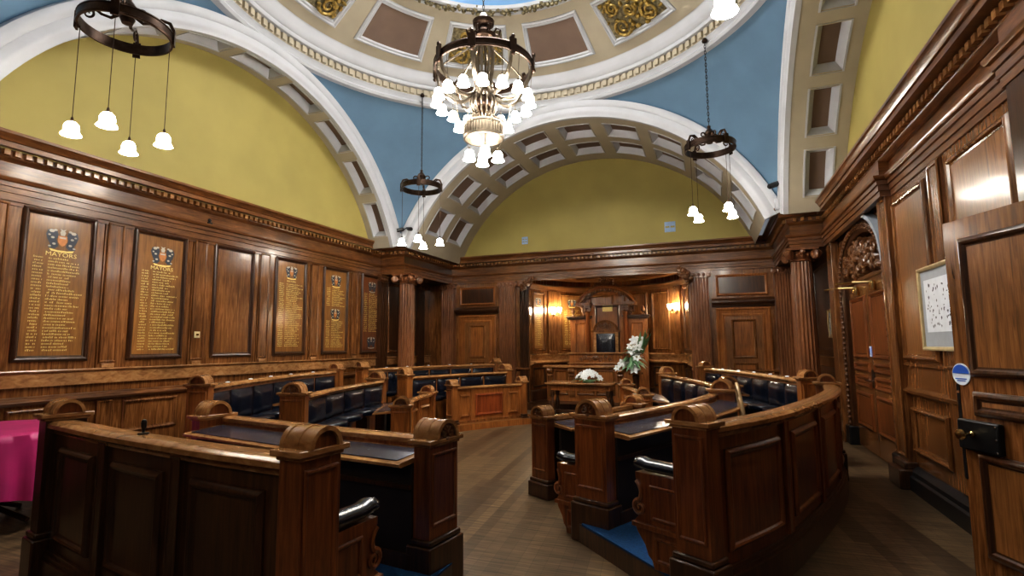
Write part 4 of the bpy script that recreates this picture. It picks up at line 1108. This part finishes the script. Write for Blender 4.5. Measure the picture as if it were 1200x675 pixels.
# ================================================================== DAIS, THRONE, TABLES
st = MB(); st.prism([(NX-NR+.02, YB-.35), (NX+NR-.02, YB-.35)]+[AP(88-176*i/30, 0, .01)[:2] for i in range(31)], 0, .18)
o = st.obj('trim_7', 'wood_d', smooth=False); struct(o)
YF = 13.86
t = thing('dais_desk', 'carved oak mayoral desk with raised central front below the throne', 'desk', (-2.9, YF, .18))
fd = lambda u, v, w: (u, YF-w, v)
q = MB(); q.box((-3.62, .18, -.22), (-2.20, 1.42, 0), fd); q.obj('desk_body', 'wood_o', t, False)
q = MB(); q.box((-3.68, 1.42, -.25), (-2.14, 1.46, .06), fd); q.box((-3.66, 1.16, 0), (-2.16, 1.19, .05), fd); q.obj('desk_top', 'wood_l', t, bevel=.008)
q = MB(); scrollwork(q, fd, -3.45, 1.21, -2.37, 1.40, .03, 4, .014, 3); q.obj('carved_frieze', 'carve', t)
q = MB(); q.box((-4.25, .18, -.2), (-1.95, 1.06, -.02), fd); q.obj('counter_body', 'wood_o', t, False)
q = MB(); q.box((-4.32, 1.06, -.24), (-1.92, 1.12, .10), fd); q.obj('counter_top', 'wood_l', t, bevel=.01)
for x in (-4.14, -3.55, -2.28):
    q = MB(); q.box((x-.07, .3, 0), (x+.07, .86, .04), fd); q.lathe([(.001, 0), (.075, 0), (.075, .15), (.001, .15)], fd(x-.075, .98, .05), 14, (1, 0, 0)); q.lathe([(.001, 0), (.045, 0), (.045, .13), (.001, .13)], fd(x-.065, .86, .04), 12, (1, 0, 0)); q.obj('scroll_bracket', 'wood', t)
for a, b in ((-4.02, -3.66), (-3.42, -2.95), (-2.90, -2.42)):
    q = MB(); q.frame(a, .35, b, 1.0, scl(BOL, .8), fd); q.obj('front_panel', 'wood', t)

t = thing('canopied_throne', 'carved oak throne canopy with arched pediment and side wings in the apse', 'throne', (-2.75, 14.9, .18))
CXT = -2.75; YT = 14.85
ft = lambda u, v, w: (CXT+u, YT-w, v)
for sd in (-1, 1):
    a, b = sorted((sd*.50, sd*1.08))
    q = MB(); q.box((a, .18, -.1), (b, 2.38, 0), ft); q.frame(a+.14, 1.3, b-.1, 2.28, scl(BOL, .8), ft); q.obj('side_wing', 'wood_o', t)
    q = MB(); q.box((min(a, b)-.05, 2.38, -.12), (max(a, b)+.05, 2.42, .08), ft); q.box((a-.08, 2.42, -.12), (b+.08, 2.47, .12), ft); q.obj('wing_cornice', 'wood_d', t, bevel=.008)
    q = MB(); x = sd*.98; q.lathe([(.05, 0), (.05, .02), (.025, .04), (.02, .07), (.055, .11), (.06, .16), (.035, .20), (.03, .23), (.001, .25)], ft(x, 2.47, 0), 12); q.obj('wing_urn', 'carve', t)
    q = MB()
    for i in range(16): q.ball((sd*(.60+.14*random.random()), 2.50+.22*random.random(), -.02+.08*random.random()), random.uniform(.03, .06), 7, 5, ft)
    q.tube([ft(*p, .05) for p in spiral((sd*.62, 2.62), .11, 1.4, sd, 0)], .025, 6); q.obj('wing_scroll', 'carve', t)
    q = MB(); q.lathe([(.075, .9), (.075, .96), (.058, 1.0), (.065, 1.5), (.055, 2.5), (.07, 2.53), (.055, 2.56)], ft(sd*.52, 0, .2), 16); q.obj('canopy_column', 'wood_r', t)
    q = MB(); q.box((sd*.52-.09, 2.68, .1), (sd*.52+.09, 2.74, .3), ft)
    for s2 in (-1, 1): q.lathe([(.001, 0), (.05, 0), (.05, .06), (.001, .06)], ft(sd*.52+s2*.07, 2.63, .25), 12, (0, -1, 0))
    q.ball((sd*.52, 2.62, .2), (.07, .07, .07), 8, 6, ft); q.obj('column_capital', 'carve', t)
q = MB(); q.box((-.50, .18, -.1), (.50, 2.80, .04), ft); q.obj('throne_back', 'wood_o', t, False)
q = MB(); q.frame(-.34, 1.3, .34, 2.75, scl(BOL, .9), lambda u, v, w: ft(u, v, w+.04)); q.obj('back_moulding', 'wood_d', t)
PD = [(cos(pi*(.12+.76*i/24))*.78, 2.52+sin(pi*(.12+.76*i/24))*.66) for i in range(25)]
q = MB(); q.sweep([(-.80, 2.78)]+PD[::-1]+[(.80, 2.78)], [(0, -.1), (0, .30), (.03, .36), (.07, .38), (.11, .34), (.13, .2), (.13, -.1)], ft)
for sd in (-1, 1): q.box((min(sd*.42, sd*.82), 2.74, -.1), (max(sd*.42, sd*.82), 2.82, .36), ft)
q.obj('arched_pediment', 'wood_o', t, ang=40)
q = MB()
for i in range(25):
    x, z = PD[i]; q.box((x-.016, z-.035, .30), (x+.016, z+.01, .40), ft)
q.obj('pediment_dentils', 'wood_l', t)
q = MB(); rnd = random.Random(21)
for i in range(70):
    u = rnd.uniform(-1, 1); top = 3.16-.22*u*u; q.ball((u*.52, top+rnd.random()*.36*(1-u*u)**.8, .14+.1*rnd.random()), rnd.uniform(.03, .06), 7, 5, ft)
for sd in (-1, 1):
    for k, (x, z, r) in enumerate(((.12, 3.28, .11), (.30, 3.18, .11), (.44, 3.06, .09), (.10, 3.44, .06))): q.tube([ft(*p, .26) for p in spiral((sd*x, z), r, 1.5, sd, pi/2)], [.026-.0007*i for i in range(23)], 6)
q.ball((0, 3.36, .2), (.09, .12, .08), 10, 7, ft); q.obj('crest_carving', 'carve', t)
q = MB(); q.box((-.13, 2.58, .04), (.15, 2.76, .055), ft); q.obj('brass_plaque', 'giltpaint', t)

# mayor's chair
t = thing('mayoral_chair', 'high backed oak chair with a black leather back panel and carved arched top', 'chair', (-2.77, 14.45, .18))
YC = 14.64; fc = lambda u, v, w: (-2.77+u, YC-w, v)
q = MB()
for sd in (-1, 1): q.box((min(sd*.26, sd*.34), .18, -.03), (max(sd*.26, sd*.34), 2.02, .04), fc)
q.box((-.26, 1.96, -.03), (.26, 2.03, .04), fc); q.box((-.26, .62, -.03), (.26, .70, .04), fc); q.obj('back_frame', 'wood_l', t, bevel=.008)
q = MB(); q.grid(lambda a, b: fc(-.26+.52*a, .70+1.26*b, .045+.05*(1-(2*a-1)**4)*(1-(2*b-1)**6)), 10, 12); q.obj('leather_back', 'leather', t)
q = MB(); pts = [(.34*cos(pi*i/20), 2.03+.30*sin(pi*i/20)) for i in range(21)]
q.prism(pts, -.02, .02, fc); q.sweep(pts, [(0, -.03), (0, .07), (.05, .05), (.05, -.03)], fc); q.box((-.40, 2.0, -.04), (.40, 2.05, .07), fc); q.obj('arched_top', 'wood', t, ang=40)
q = MB(); scrollwork(q, fc, -.27, 2.06, .27, 2.28, .04, 9, .016, 2); q.obj('carved_lunette', 'carve', t)
MB().box((-.32, .60, .04), (.32, .70, .50), fc).obj('seat', 'leather', t, bevel=.03)
for sx in (-.28, .28):
    q = MB(); q.lathe([(.035, .18), (.03, .3), (.045, .45), (.03, .5), (.04, .6)], fc(sx, 0, .44), 12); q.obj('leg', 'wood', t)
    q = MB(); q.lathe([(.025, .7), (.03, .8), (.02, .85), (.03, .95)], fc(sx+.03*(1 if sx > 0 else -1), 0, .42), 10); q.tube([fc(sx*1.12, 1.0, .0), fc(sx*1.14, 1.0, .25), fc(sx*1.14, .97, .48)], .03, 8); q.obj('arm', 'wood', t)

# carved table with white flowers
TX0, TX1, TY0, TY1, TH = -3.78, -2.16, 12.15, 12.85, .78
t = thing('carved_table', 'oak table with turned legs in front of the dais, holding the low white flowers', 'table', ((TX0+TX1)/2, (TY0+TY1)/2, 0))
q = MB(); q.box((TX0, TY0, TH-.045), (TX1, TY1, TH)); q.box((TX0+.03, TY0+.03, TH-.065), (TX1-.03, TY1-.03, TH-.045)); q.obj('tabletop', 'wood_l', t, bevel=.01)
q = MB(); q.box((TX0+.10, TY0+.10, TH-.19), (TX1-.10, TY1-.10, TH-.065)); q.obj('apron', 'wood_o', t, bevel=.006)
LEGP = [(.05, .03), (.05, .10), (.03, .12), (.045, .16), (.055, .24), (.05, .32), (.03, .40), (.026, .44), (.045, .47), (.05, .50), (.05, .60)]
for x in (TX0+.15, TX1-.15):
    for y in (TY0+.14, TY1-.14):
        q = MB(); q.lathe(LEGP, (x, y, 0), 16); q.box((x-.055, y-.055, 0), (x+.055, y+.055, .10)); q.obj('leg', 'wood_d', t)
q = MB(); q.box((TX0+.15, (TY0+TY1)/2-.03, .06), (TX1-.15, (TY0+TY1)/2+.03, .12))
for x in (TX0+.15, TX1-.15): q.box((x-.03, TY0+.14, .04), (x+.03, TY1-.14, .10))
q.obj('stretcher', 'wood_d', t)

def flower(mb, c, r, up, n=6, rnd=random):
    up = Vector(up).normalized(); e1 = up.orthogonal().normalized(); e2 = up.cross(e1); c = Vector(c); a0 = rnd.random()*6
    for k in range(n):
        an = a0+2*pi*k/n; d = e1*cos(an)+e2*sin(an); sd = e1*-sin(an)+e2*cos(an)
        pts = []
        for t_, w in ((0, .12), (.35, .30), (.7, .24), (1., .02)):
            p = c+d*r*t_+up*r*(.55*t_-.45*t_*t_); pts.append((p-sd*r*w, p+up*r*.02, p+sd*r*w))
        vs = [v for tr in pts for v in tr]; fs = []
        for i in range(3):
            for j in range(2): fs.append([3*i+j, 3*i+j+1, 3*i+3+j+1, 3*i+3+j])
        mb.add(vs, fs)
def leafblade(mb, a, d, L, w, bend=.3):
    a = Vector(a); d = Vector(d).normalized(); s = d.cross(Vector((0, 0, 1)));
    if s.length < .1: s = d.orthogonal()
    s.normalize(); vs = []; fs = []
    for i in range(7):
        t_ = i/6; ww = w*sin(pi*min(1, .12+.88*t_))*.5; p = a+d*L*t_-Vector((0, 0, bend*L*t_*t_))
        vs += [p-s*ww, p+d.cross(s)*ww*.25, p+s*ww]
    for i in range(6):
        for j in range(2): fs.append([3*i+j, 3*i+j+1, 3*i+4+j, 3*i+3+j])
    mb.add(vs, fs)
t = thing('flower_arrangement', 'low posy of white flowers lying on the carved table', 'flowers', (-2.80, 12.45, TH)); rnd = random.Random(31)
MB().lathe([(.12, TH), (.14, TH+.03), (.10, TH+.06), (.001, TH+.07)], (-2.80, 12.45, 0), 16).obj('dish', 'leaf', t)
for i in range(38):
    a = rnd.uniform(0, 2*pi); r = sqrt(rnd.random()); x, y = -2.80+.30*r*cos(a), 12.45+.20*r*sin(a); z = TH+.07+.17*(1-r*r)+rnd.uniform(0, .03)
    q = MB(); flower(q, (x, y, z), rnd.uniform(.07, .10), (cos(a)*r, sin(a)*r-.5, .8), 6, rnd); q.ball((x, y, z+.015), .018, 6, 4); q.obj('bloom', 'petal', t, ang=60, weld=False)
q = MB()
for i in range(22):
    a = rnd.uniform(0, 2*pi); leafblade(q, (-2.80+.18*cos(a), 12.45+.12*sin(a), TH+.06), (cos(a), sin(a), .3), rnd.uniform(.14, .24), .06, .4)
q.obj('leaves', 'leaf', t, ang=60, weld=False)

# lily arrangement on its stand
LX, LY = -1.80, 13.22
t = thing('flower_stand', 'dark slender pedestal stand carrying the tall lilies beside the dais', 'stand', (LX, LY, 0))
q = MB(); q.box((LX-.17, LY-.17, 0), (LX+.17, LY+.17, .08)); q.box((LX-.13, LY-.13, .08), (LX+.13, LY+.13, .12)); q.obj('base', 'wood_d', t, bevel=.01)
MB().lathe([(.10, .12), (.07, .18), (.06, .4), (.075, .8), (.09, .90), (.06, .93)], (LX, LY, 0), 16).obj('pedestal', 'wood_d', t)
MB().box((LX-.15, LY-.15, .93), (LX+.15, LY+.15, .98)).obj('stand_top', 'wood', t, bevel=.008)
t = thing('lily_arrangement', 'tall spray of white lilies with long green leaves beside the dais desk', 'flowers', (LX, LY, .98)); rnd = random.Random(8)
MB().lathe([(.07, .98), (.11, 1.03), (.12, 1.10), (.08, 1.14), (.09, 1.16), (.001, 1.15)], (LX, LY, 0), 16).obj('vase', 'black', t)
q = MB()
for i in range(46):
    a = rnd.uniform(0, 2*pi); leafblade(q, (LX-.05, LY-.14, 1.18+.35*rnd.random()), (cos(a), sin(a)*.5-.4, rnd.uniform(-.5, .9)), rnd.uniform(.25, .42), .085, .5)
for i in range(9): leafblade(q, (LX+.08+.14*rnd.random(), LY-.14, 1.35+.2*rnd.random()), (.28+rnd.uniform(-.25, .25), -.1, 1), rnd.uniform(.42, .66), .10, .05)
q.obj('leaves', 'leaf', t, ang=60, weld=False)
q = MB()
pos = []
for i in range(17):
    h = rnd.random()**1.3; x = LX-.20+.34*h+rnd.uniform(-.26, .24)*(1-.6*h); y = LY-.12-.16*rnd.random()*(1-h); z = 1.05+.78*h; pos.append((x, y, z))
    q.tube([(LX, LY, 1.14), ((LX+x)/2, (LY+y)/2, (1.14+z)/2+.05), (x, y, z)], .006, 5)
q.obj('stems', 'leaf', t)
for x, y, z in pos:
    b = MB(); flower(b, (x, y, z), rnd.uniform(.10, .15), (x-LX+.05, -.8, .35+rnd.random()*.4), 6, rnd); b.obj('bloom', 'petal', t, ang=60, weld=False)
q = MB()
for x, y, z in pos[::2]:
    for k in range(4): q.tube([(x, y, z), (x+rnd.uniform(-.03, .03), y-.06, z+.04)], .004, 4)
q.obj('stamens', 'stamen', t, weld=False)

# magenta covered round table against the left wall
TCX, TCY, TRR, TZ = -6.72, 3.12, .78, .88
t = thing('side_table', 'round table hidden beneath the magenta cloth at the left edge', 'table', (TCX, TCY, 0))
MB().lathe([(.001, TZ-.04), (TRR-.02, TZ-.04), (TRR, TZ-.03), (TRR, TZ-.012), (.001, TZ-.012)], (TCX, TCY, 0), 40).obj('tabletop', 'wood', t)
MB().lathe([(.07, .10), (.05, .2), (.06, .5), (.05, TZ-.04)], (TCX, TCY, 0), 14).obj('pillar', 'wood_d', t)
for k in range(4):
    a = k*pi/2+.4; MB().tube([(TCX+.05*cos(a), TCY+.05*sin(a), .2), (TCX+.3*cos(a), TCY+.3*sin(a), .1), (TCX+.5*cos(a), TCY+.5*sin(a), .02)], .025, 8).obj('leg', 'wood_d', t)
q = MB()
def clf(s_, t_):
    an = 2*pi*s_
    if t_ < .4: r = (TRR+.012)*t_/.4; return (TCX+r*cos(an), TCY+r*sin(an), TZ)
    k = (t_-.4)/.6; fold = (.030*sin(an*17)+.018*sin(an*29+1))*k+.035*k
    r = TRR+.012+fold; return (TCX+r*cos(an), TCY+r*sin(an), TZ-.012-k*(.56+.05*sin(an*4+.6))-.0)
q.grid(clf, 160, 15)
o = q.obj('tablecloth', 'pink', ang=80)
tag(o, 'bright magenta satin cloth draped over the round table at the left edge', 'tablecloth')

# pale bentwood chair behind the near right pew
def bent_chair(x, y, rz, lab):
    t = thing('bentwood_chair', lab, 'chair', (x, y, .16))
    c, s = cos(rz), sin(rz); f = lambda u, v, w: (x+c*u-s*v, y+s*u+c*v, .16+w)
    q = MB(); q.tube([f(-.17, .16, .44)]+[f(-.19*cos(pi*i/14), .18+.05*sin(pi*i/14), .66+.36*sin(pi*i/14)) for i in range(15)]+[f(.17, .16, .44)], .017, 8); q.obj('back_hoop', 'bent', t)
    q = MB(); q.tube([f(-.09, .16, .44)]+[f(-.10*cos(pi*i/10), .18+.03*sin(pi*i/10), .62+.24*sin(pi*i/10)) for i in range(11)]+[f(.09, .16, .44)], .012, 8); q.obj('inner_hoop', 'bent', t)
    q = MB(); q.prism([(.20*cos(2*pi*i/24), .20*sin(2*pi*i/24)) for i in range(24)], .42, .455, f); q.obj('seat', 'bent', t, bevel=.008)
    for u in (-.13, .13):
        for v in (-.13, .13): MB().tube([f(u, v, .43), f(u*1.35, v*1.35, 0)], .016, 8).obj('leg', 'bent', t)
    MB().tube([f(.15*cos(2*pi*i/20), .15*sin(2*pi*i/20), .2) for i in range(20)], .01, 6, True).obj('leg_ring', 'bent', t)
bent_chair(.46, 6.95, radians(94), 'pale bentwood chair seen edge on behind the near right pew')

# ================================================================== LIGHT FITTINGS
SHADE = [(.012, 0), (.034, -.008), (.052, -.028), (.061, -.060), (.060, -.088), (.062, -.102), (.078, -.120), (.083, -.132), (.072, -.135), (.001, -.10)]
def shade(parent, p, k=1., mat='glass'):
    MB().lathe([(r*k, z*k) for r, z in SHADE], p, 12).obj('glass_shade', mat, parent, ang=60)
def cord(parent, a, b, r=.004, mat='bronze'):
    q = MB(); q.tube([a, b], r, 6); q.lathe([(.012, -.02), (.016, 0), (.012, .04), (.005, .05)], b, 8); return q.obj('cord', mat, parent)
def chain(parent, a, b):
    q = MB(); L = (Vector(b)-Vector(a)).length; n = int(L/.055); d = (Vector(b)-Vector(a))/n
    for i in range(n):
        c_ = Vector(a)+d*(i+.5)
        e = Vector((1, 0, 0)) if i % 2 else Vector((0, 1, 0))
        q.tube([c_+e*.014*cos(2*pi*k/10)+Vector((0, 0, .036*sin(2*pi*k/10))) for k in range(10)], .0055, 5, True)
    q.obj('chain', 'black', parent)
def ring_light(x, y, z, ztop, lab, R=.40, hang=1.02, a0=.4):
    t = thing('ring_chandelier', lab, 'chandelier', (x, y, z), 'ring chandeliers in the four corners of the dome')
    c_ = (x, y, 0); h = .11
    q = MB(); q.lathe([(R-.008, z-h/2), (R+.012, z-h/2), (R+.018, z-h/2+.015), (R+.010, z-h/2+.02), (R+.010, z+h/2-.02), (R+.018, z+h/2-.015), (R+.012, z+h/2), (R-.008, z+h/2), (R-.008, z-h/2)], c_, 48); q.obj('ring', 'bronze', t)
    q = MB(); q.lathe([(.001, z+.06), (.05, z+.07), (.07, z+.12), (.05, z+.17), (.075, z+.20), (.085, z+.25), (.05, z+.30), (.025, z+.33), (.03, z+.37), (.001, z+.40)], c_, 16); q.obj('hub', 'bronze', t)
    for k in range(4):
        a = a0+k*pi/2; f = lambda u, v, a=a: (x+u*cos(a), y+u*sin(a), z+v)
        q = MB(); q.tube([f(.06, .16), f(.14, .10), f(.22, .12), f(.30, .18), f(R-.02, .16), f(R+.02, .07), f(R+.01, -.02)], [.018, .016, .015, .016, .018, .018, .014], 8)
        q.tube([f(p[0], p[1]) for p in spiral((.13, .20), .07, 1.2, -1, -pi/2)], [.016-.0004*i for i in range(23)], 6)
        q.tube([f(p[0], p[1]) for p in spiral((R-.07, .10), .055, 1.2, 1, pi/2)], [.014-.0004*i for i in range(23)], 6)
        g = lambda u, v, w, a=a: (x+(R+.012+w)*cos(a)-u*sin(a), y+(R+.012+w)*sin(a)+u*cos(a), z+v)
        q.box((-.035, -.085, 0), (.035, .085, .02), g); q.obj('scroll_bracket', 'bronze', t)
        p0 = f(R*.97, -.05); p1 = f(R*.97, -hang)
        cd = cord(t, p0, p1); shade(cd, (p1[0], p1[1], p1[2]), 1.05)
    chain(t, (x, y, z+.40), (x, y, ztop))
    MB().lathe([(.001, ztop-.02), (.04, ztop-.01), (.05, ztop+.02), (.03, ztop+.06), (.001, ztop+.06)], c_, 12).obj('ceiling_rose', 'bronze', t)
ring_light(-5.52, 9.35, 4.92, 6.90, 'bronze ring chandelier at the far left above the corner column, partly before the blue vault', hang=1.07)
ring_light(.09, 9.35, 4.98, 6.88, 'bronze ring chandelier at the far right in front of the white arch', a0=.65, hang=1.06)
ring_light(-5.57, 3.45, 4.95, 6.75, 'large looking bronze ring chandelier at the near left top of the picture', a0=.77, hang=1.06)
ring_light(.17, 3.24, 5.02, 6.75, 'near right ring chandelier, only one glass shade of it showing at the top edge', a0=1.57)

# main chandelier
MX, MY = -2.90, 6.60
t = thing('grand_chandelier', 'large silvered central chandelier of two rings hung with many glass shades', 'chandelier', (MX, MY, 5.1))
mc = (MX, MY, 0)
q = MB(); q.lathe([(.68, 5.54), (.705, 5.54), (.712, 5.555), (.70, 5.57), (.70, 5.62), (.712, 5.635), (.705, 5.65), (.68, 5.65), (.68, 5.54)], mc, 72); q.obj('upper_ring', 'bronze', t)
q = MB(); q.lathe([(.001, 5.98), (.10, 6.0), (.16, 6.04), (.18, 6.09), (.12, 6.13), (.10, 6.2), (.15, 6.25), (.16, 6.30), (.08, 6.36), (.05, 6.42), (.001, 6.46)], mc, 24); q.obj('crown', 'bronze', t)
q = MB()
for k in range(8):
    a = 2*pi*k/8; q.tube([(MX+u*cos(a), MY+u*sin(a), v) for u, v in ((.13, 6.06), (.20, 6.16), (.26, 6.12), (.24, 6.04), (.20, 6.06))], .014, 6)
q.obj('crown_leaves', 'bronze', t)
for k in range(8):
    a = 2*pi*k/8+.2; f = lambda u, v, a=a: (MX+u*cos(a), MY+u*sin(a), v)
    q = MB(); q.tube([f(.10, 6.05), f(.16, 5.95), f(.34, 5.86), f(.55, 5.75), f(.68, 5.66)], .014, 6)
    q.tube([f(.69, 5.56), f(.66, 5.40), f(.56, 5.24), f(.42, 5.13), f(.28, 5.12), f(.18, 5.18), f(.12, 5.28)], [.018, .026, .031, .032, .029, .022, .016], 8); q.obj('arm', 'silver', t)
    q = MB(); q.tube([f(.10, 6.0), f(.15, 5.8), f(.13, 5.55), f(.10, 5.3)], .020, 8); q.obj('stem_bar', 'silver', t)
    g = lambda u, v, w, a=a: (MX+(.705+w)*cos(a)-u*sin(a), MY+(.705+w)*sin(a)+u*cos(a), v)
    q = MB(); q.box((-.05, 5.51, 0), (.05, 5.70, .03), g); q.ball((0, 5.72, .015), (.03, .04, .03), 8, 5, g); q.ball((0, 5.49, .015), (.03, .03, .03), 8, 5, g); q.obj('ring_boss', 'bronze', t)
for k in range(16):
    a = 2*pi*(k+.5)/16+.2; r = .66; cd = cord(t, (MX+.69*cos(a), MY+.69*sin(a), 5.56), (MX+r*cos(a), MY+r*sin(a), 5.17), .004, 'silver'); shade(cd, (MX+r*cos(a), MY+r*sin(a), 5.17), 1.05)
q = MB(); q.lathe([(.001, 5.36), (.10, 5.34), (.13, 5.30), (.15, 5.27), (.08, 5.25), (.10, 5.23)], mc, 24)
for k in range(10): a = 2*pi*k/10; q.ball((MX+.13*cos(a), MY+.13*sin(a), 5.27), .028, 7, 5)
q.obj('collar', 'silver', t)
q = MB()
for k in range(14):
    a = 2*pi*k/14; q.tube([(MX+.185*sin(pi*i/12)*cos(a), MY+.185*sin(pi*i/12)*sin(a), 5.05+.20*cos(pi*i/12)) for i in range(13)], .015, 6)
q.obj('ribbed_ball', 'silver', t)
MB().ball((MX, MY, 5.05), (.13, .13, .15), 16, 10).obj('ball_core', 'bronze', t)
q = MB(); q.lathe([(.26, 4.54), (.285, 4.54), (.285, 4.57), (.275, 4.58), (.275, 4.72), (.285, 4.73), (.285, 4.76), (.26, 4.76), (.26, 4.54)], mc, 48)
for k in range(40): a = 2*pi*k/40; q.tube([(MX+.28*cos(a), MY+.28*sin(a), 4.58), (MX+.28*cos(a), MY+.28*sin(a), 4.72)], .008, 5)
q.obj('lower_ring', 'silver', t)
q = MB()
for k in range(6):
    a = 2*pi*k/6+.3; f = lambda u, v: (MX+u*cos(a), MY+u*sin(a), v); q.tube([f(.10, 4.92), f(.17, 4.86), f(.24, 4.84), f(.29, 4.78), f(.275, 4.70)], .014, 6)
q.obj('ring_scrolls', 'silver', t)
for k in range(4):
    a = 2*pi*k/4+.5; r = .20; cd = cord(t, (MX+.27*cos(a), MY+.27*sin(a), 4.55), (MX+r*cos(a), MY+r*sin(a), 4.38), .004, 'silver'); shade(cd, (MX+r*cos(a), MY+r*sin(a), 4.38), 1.1)
for deg in (24, 204, 84, 144):
    a = radians(deg); r = .34; cd = cord(t, (MX+.40*cos(a), MY+.40*sin(a), 5.13), (MX+r*cos(a), MY+r*sin(a), 4.80), .004, 'silver'); shade(cd, (MX+r*cos(a), MY+r*sin(a), 4.80), 1.0)
chain(t, (MX, MY, 6.45), (MX, MY, 8.42))

# wall sconces in the apse
def sconce(deg, lab):
    p = Vector(AP(deg, 2.60, .05)); d = (Vector((NX, YB, 2.6))-p); d.z = 0; d.normalize(); s = d.cross(Vector((0, 0, 1)))
    t = thing('wall_sconce', lab, 'wall lamp', p, 'twin glass wall lamps in the apse')
    MB().lathe([(.001, 0), (.06, 0), (.065, .01), (.04, .03), (.001, .035)], p-Vector((0, 0, .08)), 16, d).obj('back_plate', 'brass', t)
    for k in (-1, 1):
        b = p+d*.12+s*k*.13
        q = MB(); q.tube([p-Vector((0, 0, .08))+d*.03, p+d*.10-Vector((0, 0, .12)), p+d*.13+s*k*.08-Vector((0, 0, .10)), b-Vector((0, 0, .02))], .009, 6); q.obj('arm', 'brass', t)
        MB().lathe([(.018, 0), (.035, .02), (.05, .06), (.055, .10), (.062, .13), (.05, .13), (.001, .09)], b-Vector((0, 0, .02)), 14).obj('glass_shade', 'glow', t)
sconce(-58, 'twin glass wall lamp on the left of the apse beside a gilt board')
sconce(57, 'twin glass wall lamp on the right of the apse beside the fluted pilaster')

# ------------------------------------------------------------------ added fill lights
def lamp(name, kind, loc, energy, col, size=.2, rot=None):
    l = bpy.data.lights.new(name, kind); l.energy = energy; l.color = col
    if kind == 'AREA': l.shape = 'DISK'; l.size = size
    else: l.shadow_soft_size = size
    o = bpy.data.objects.new(name, l); COL.objects.link(o); o.location = loc
    if rot: o.rotation_euler = rot
    return o
lamp('dome_fill', 'AREA', (CX, CY, 8.3), 330, (1, .97, .92), 2.4)  # added fill under the dome to soften shadows, not a fitting of the room
lamp('near_fill', 'AREA', (-1.6, -.9, 3.7), 30, (1, .95, .88), 1.6, (radians(58), 0, radians(15)))  # added fill behind the viewer, no such lamp at the entrance

# ------------------------------------------------------------------ camera and world
yaw, pitch, roll = .360976, .108341, -.0077065
fwd = Vector((-sin(yaw)*cos(pitch), cos(yaw)*cos(pitch), sin(pitch))); rt = Vector((cos(yaw), sin(yaw), 0)); up = rt.cross(fwd)
r2 = rt*cos(roll)+up*sin(roll); u2 = -rt*sin(roll)+up*cos(roll)
cam = bpy.data.cameras.new('camera'); cam.sensor_width = 36; cam.lens = 621.2/1200*36; cam.clip_start = .05
co = bpy.data.objects.new('camera', cam); COL.objects.link(co)
mw = Matrix((r2, u2, -fwd)).transposed().to_4x4(); mw.translation = Vector((0, 0, 1.65)); co.matrix_world = mw
scene.camera = co
w = bpy.data.worlds.new('world'); scene.world = w; w.use_nodes = True
w.node_tree.nodes['Background'].inputs[0].default_value = (.5, .53, .58, 1); w.node_tree.nodes['Background'].inputs[1].default_value = .3
scene.view_settings.view_transform = 'Standard'
scene.view_settings.look = 'Medium High Contrast'
scene.view_settings.exposure = .12
scene.cycles.use_denoising = True
scene.cycles.max_bounces = 8
scene.cycles.sample_clamp_indirect = 4
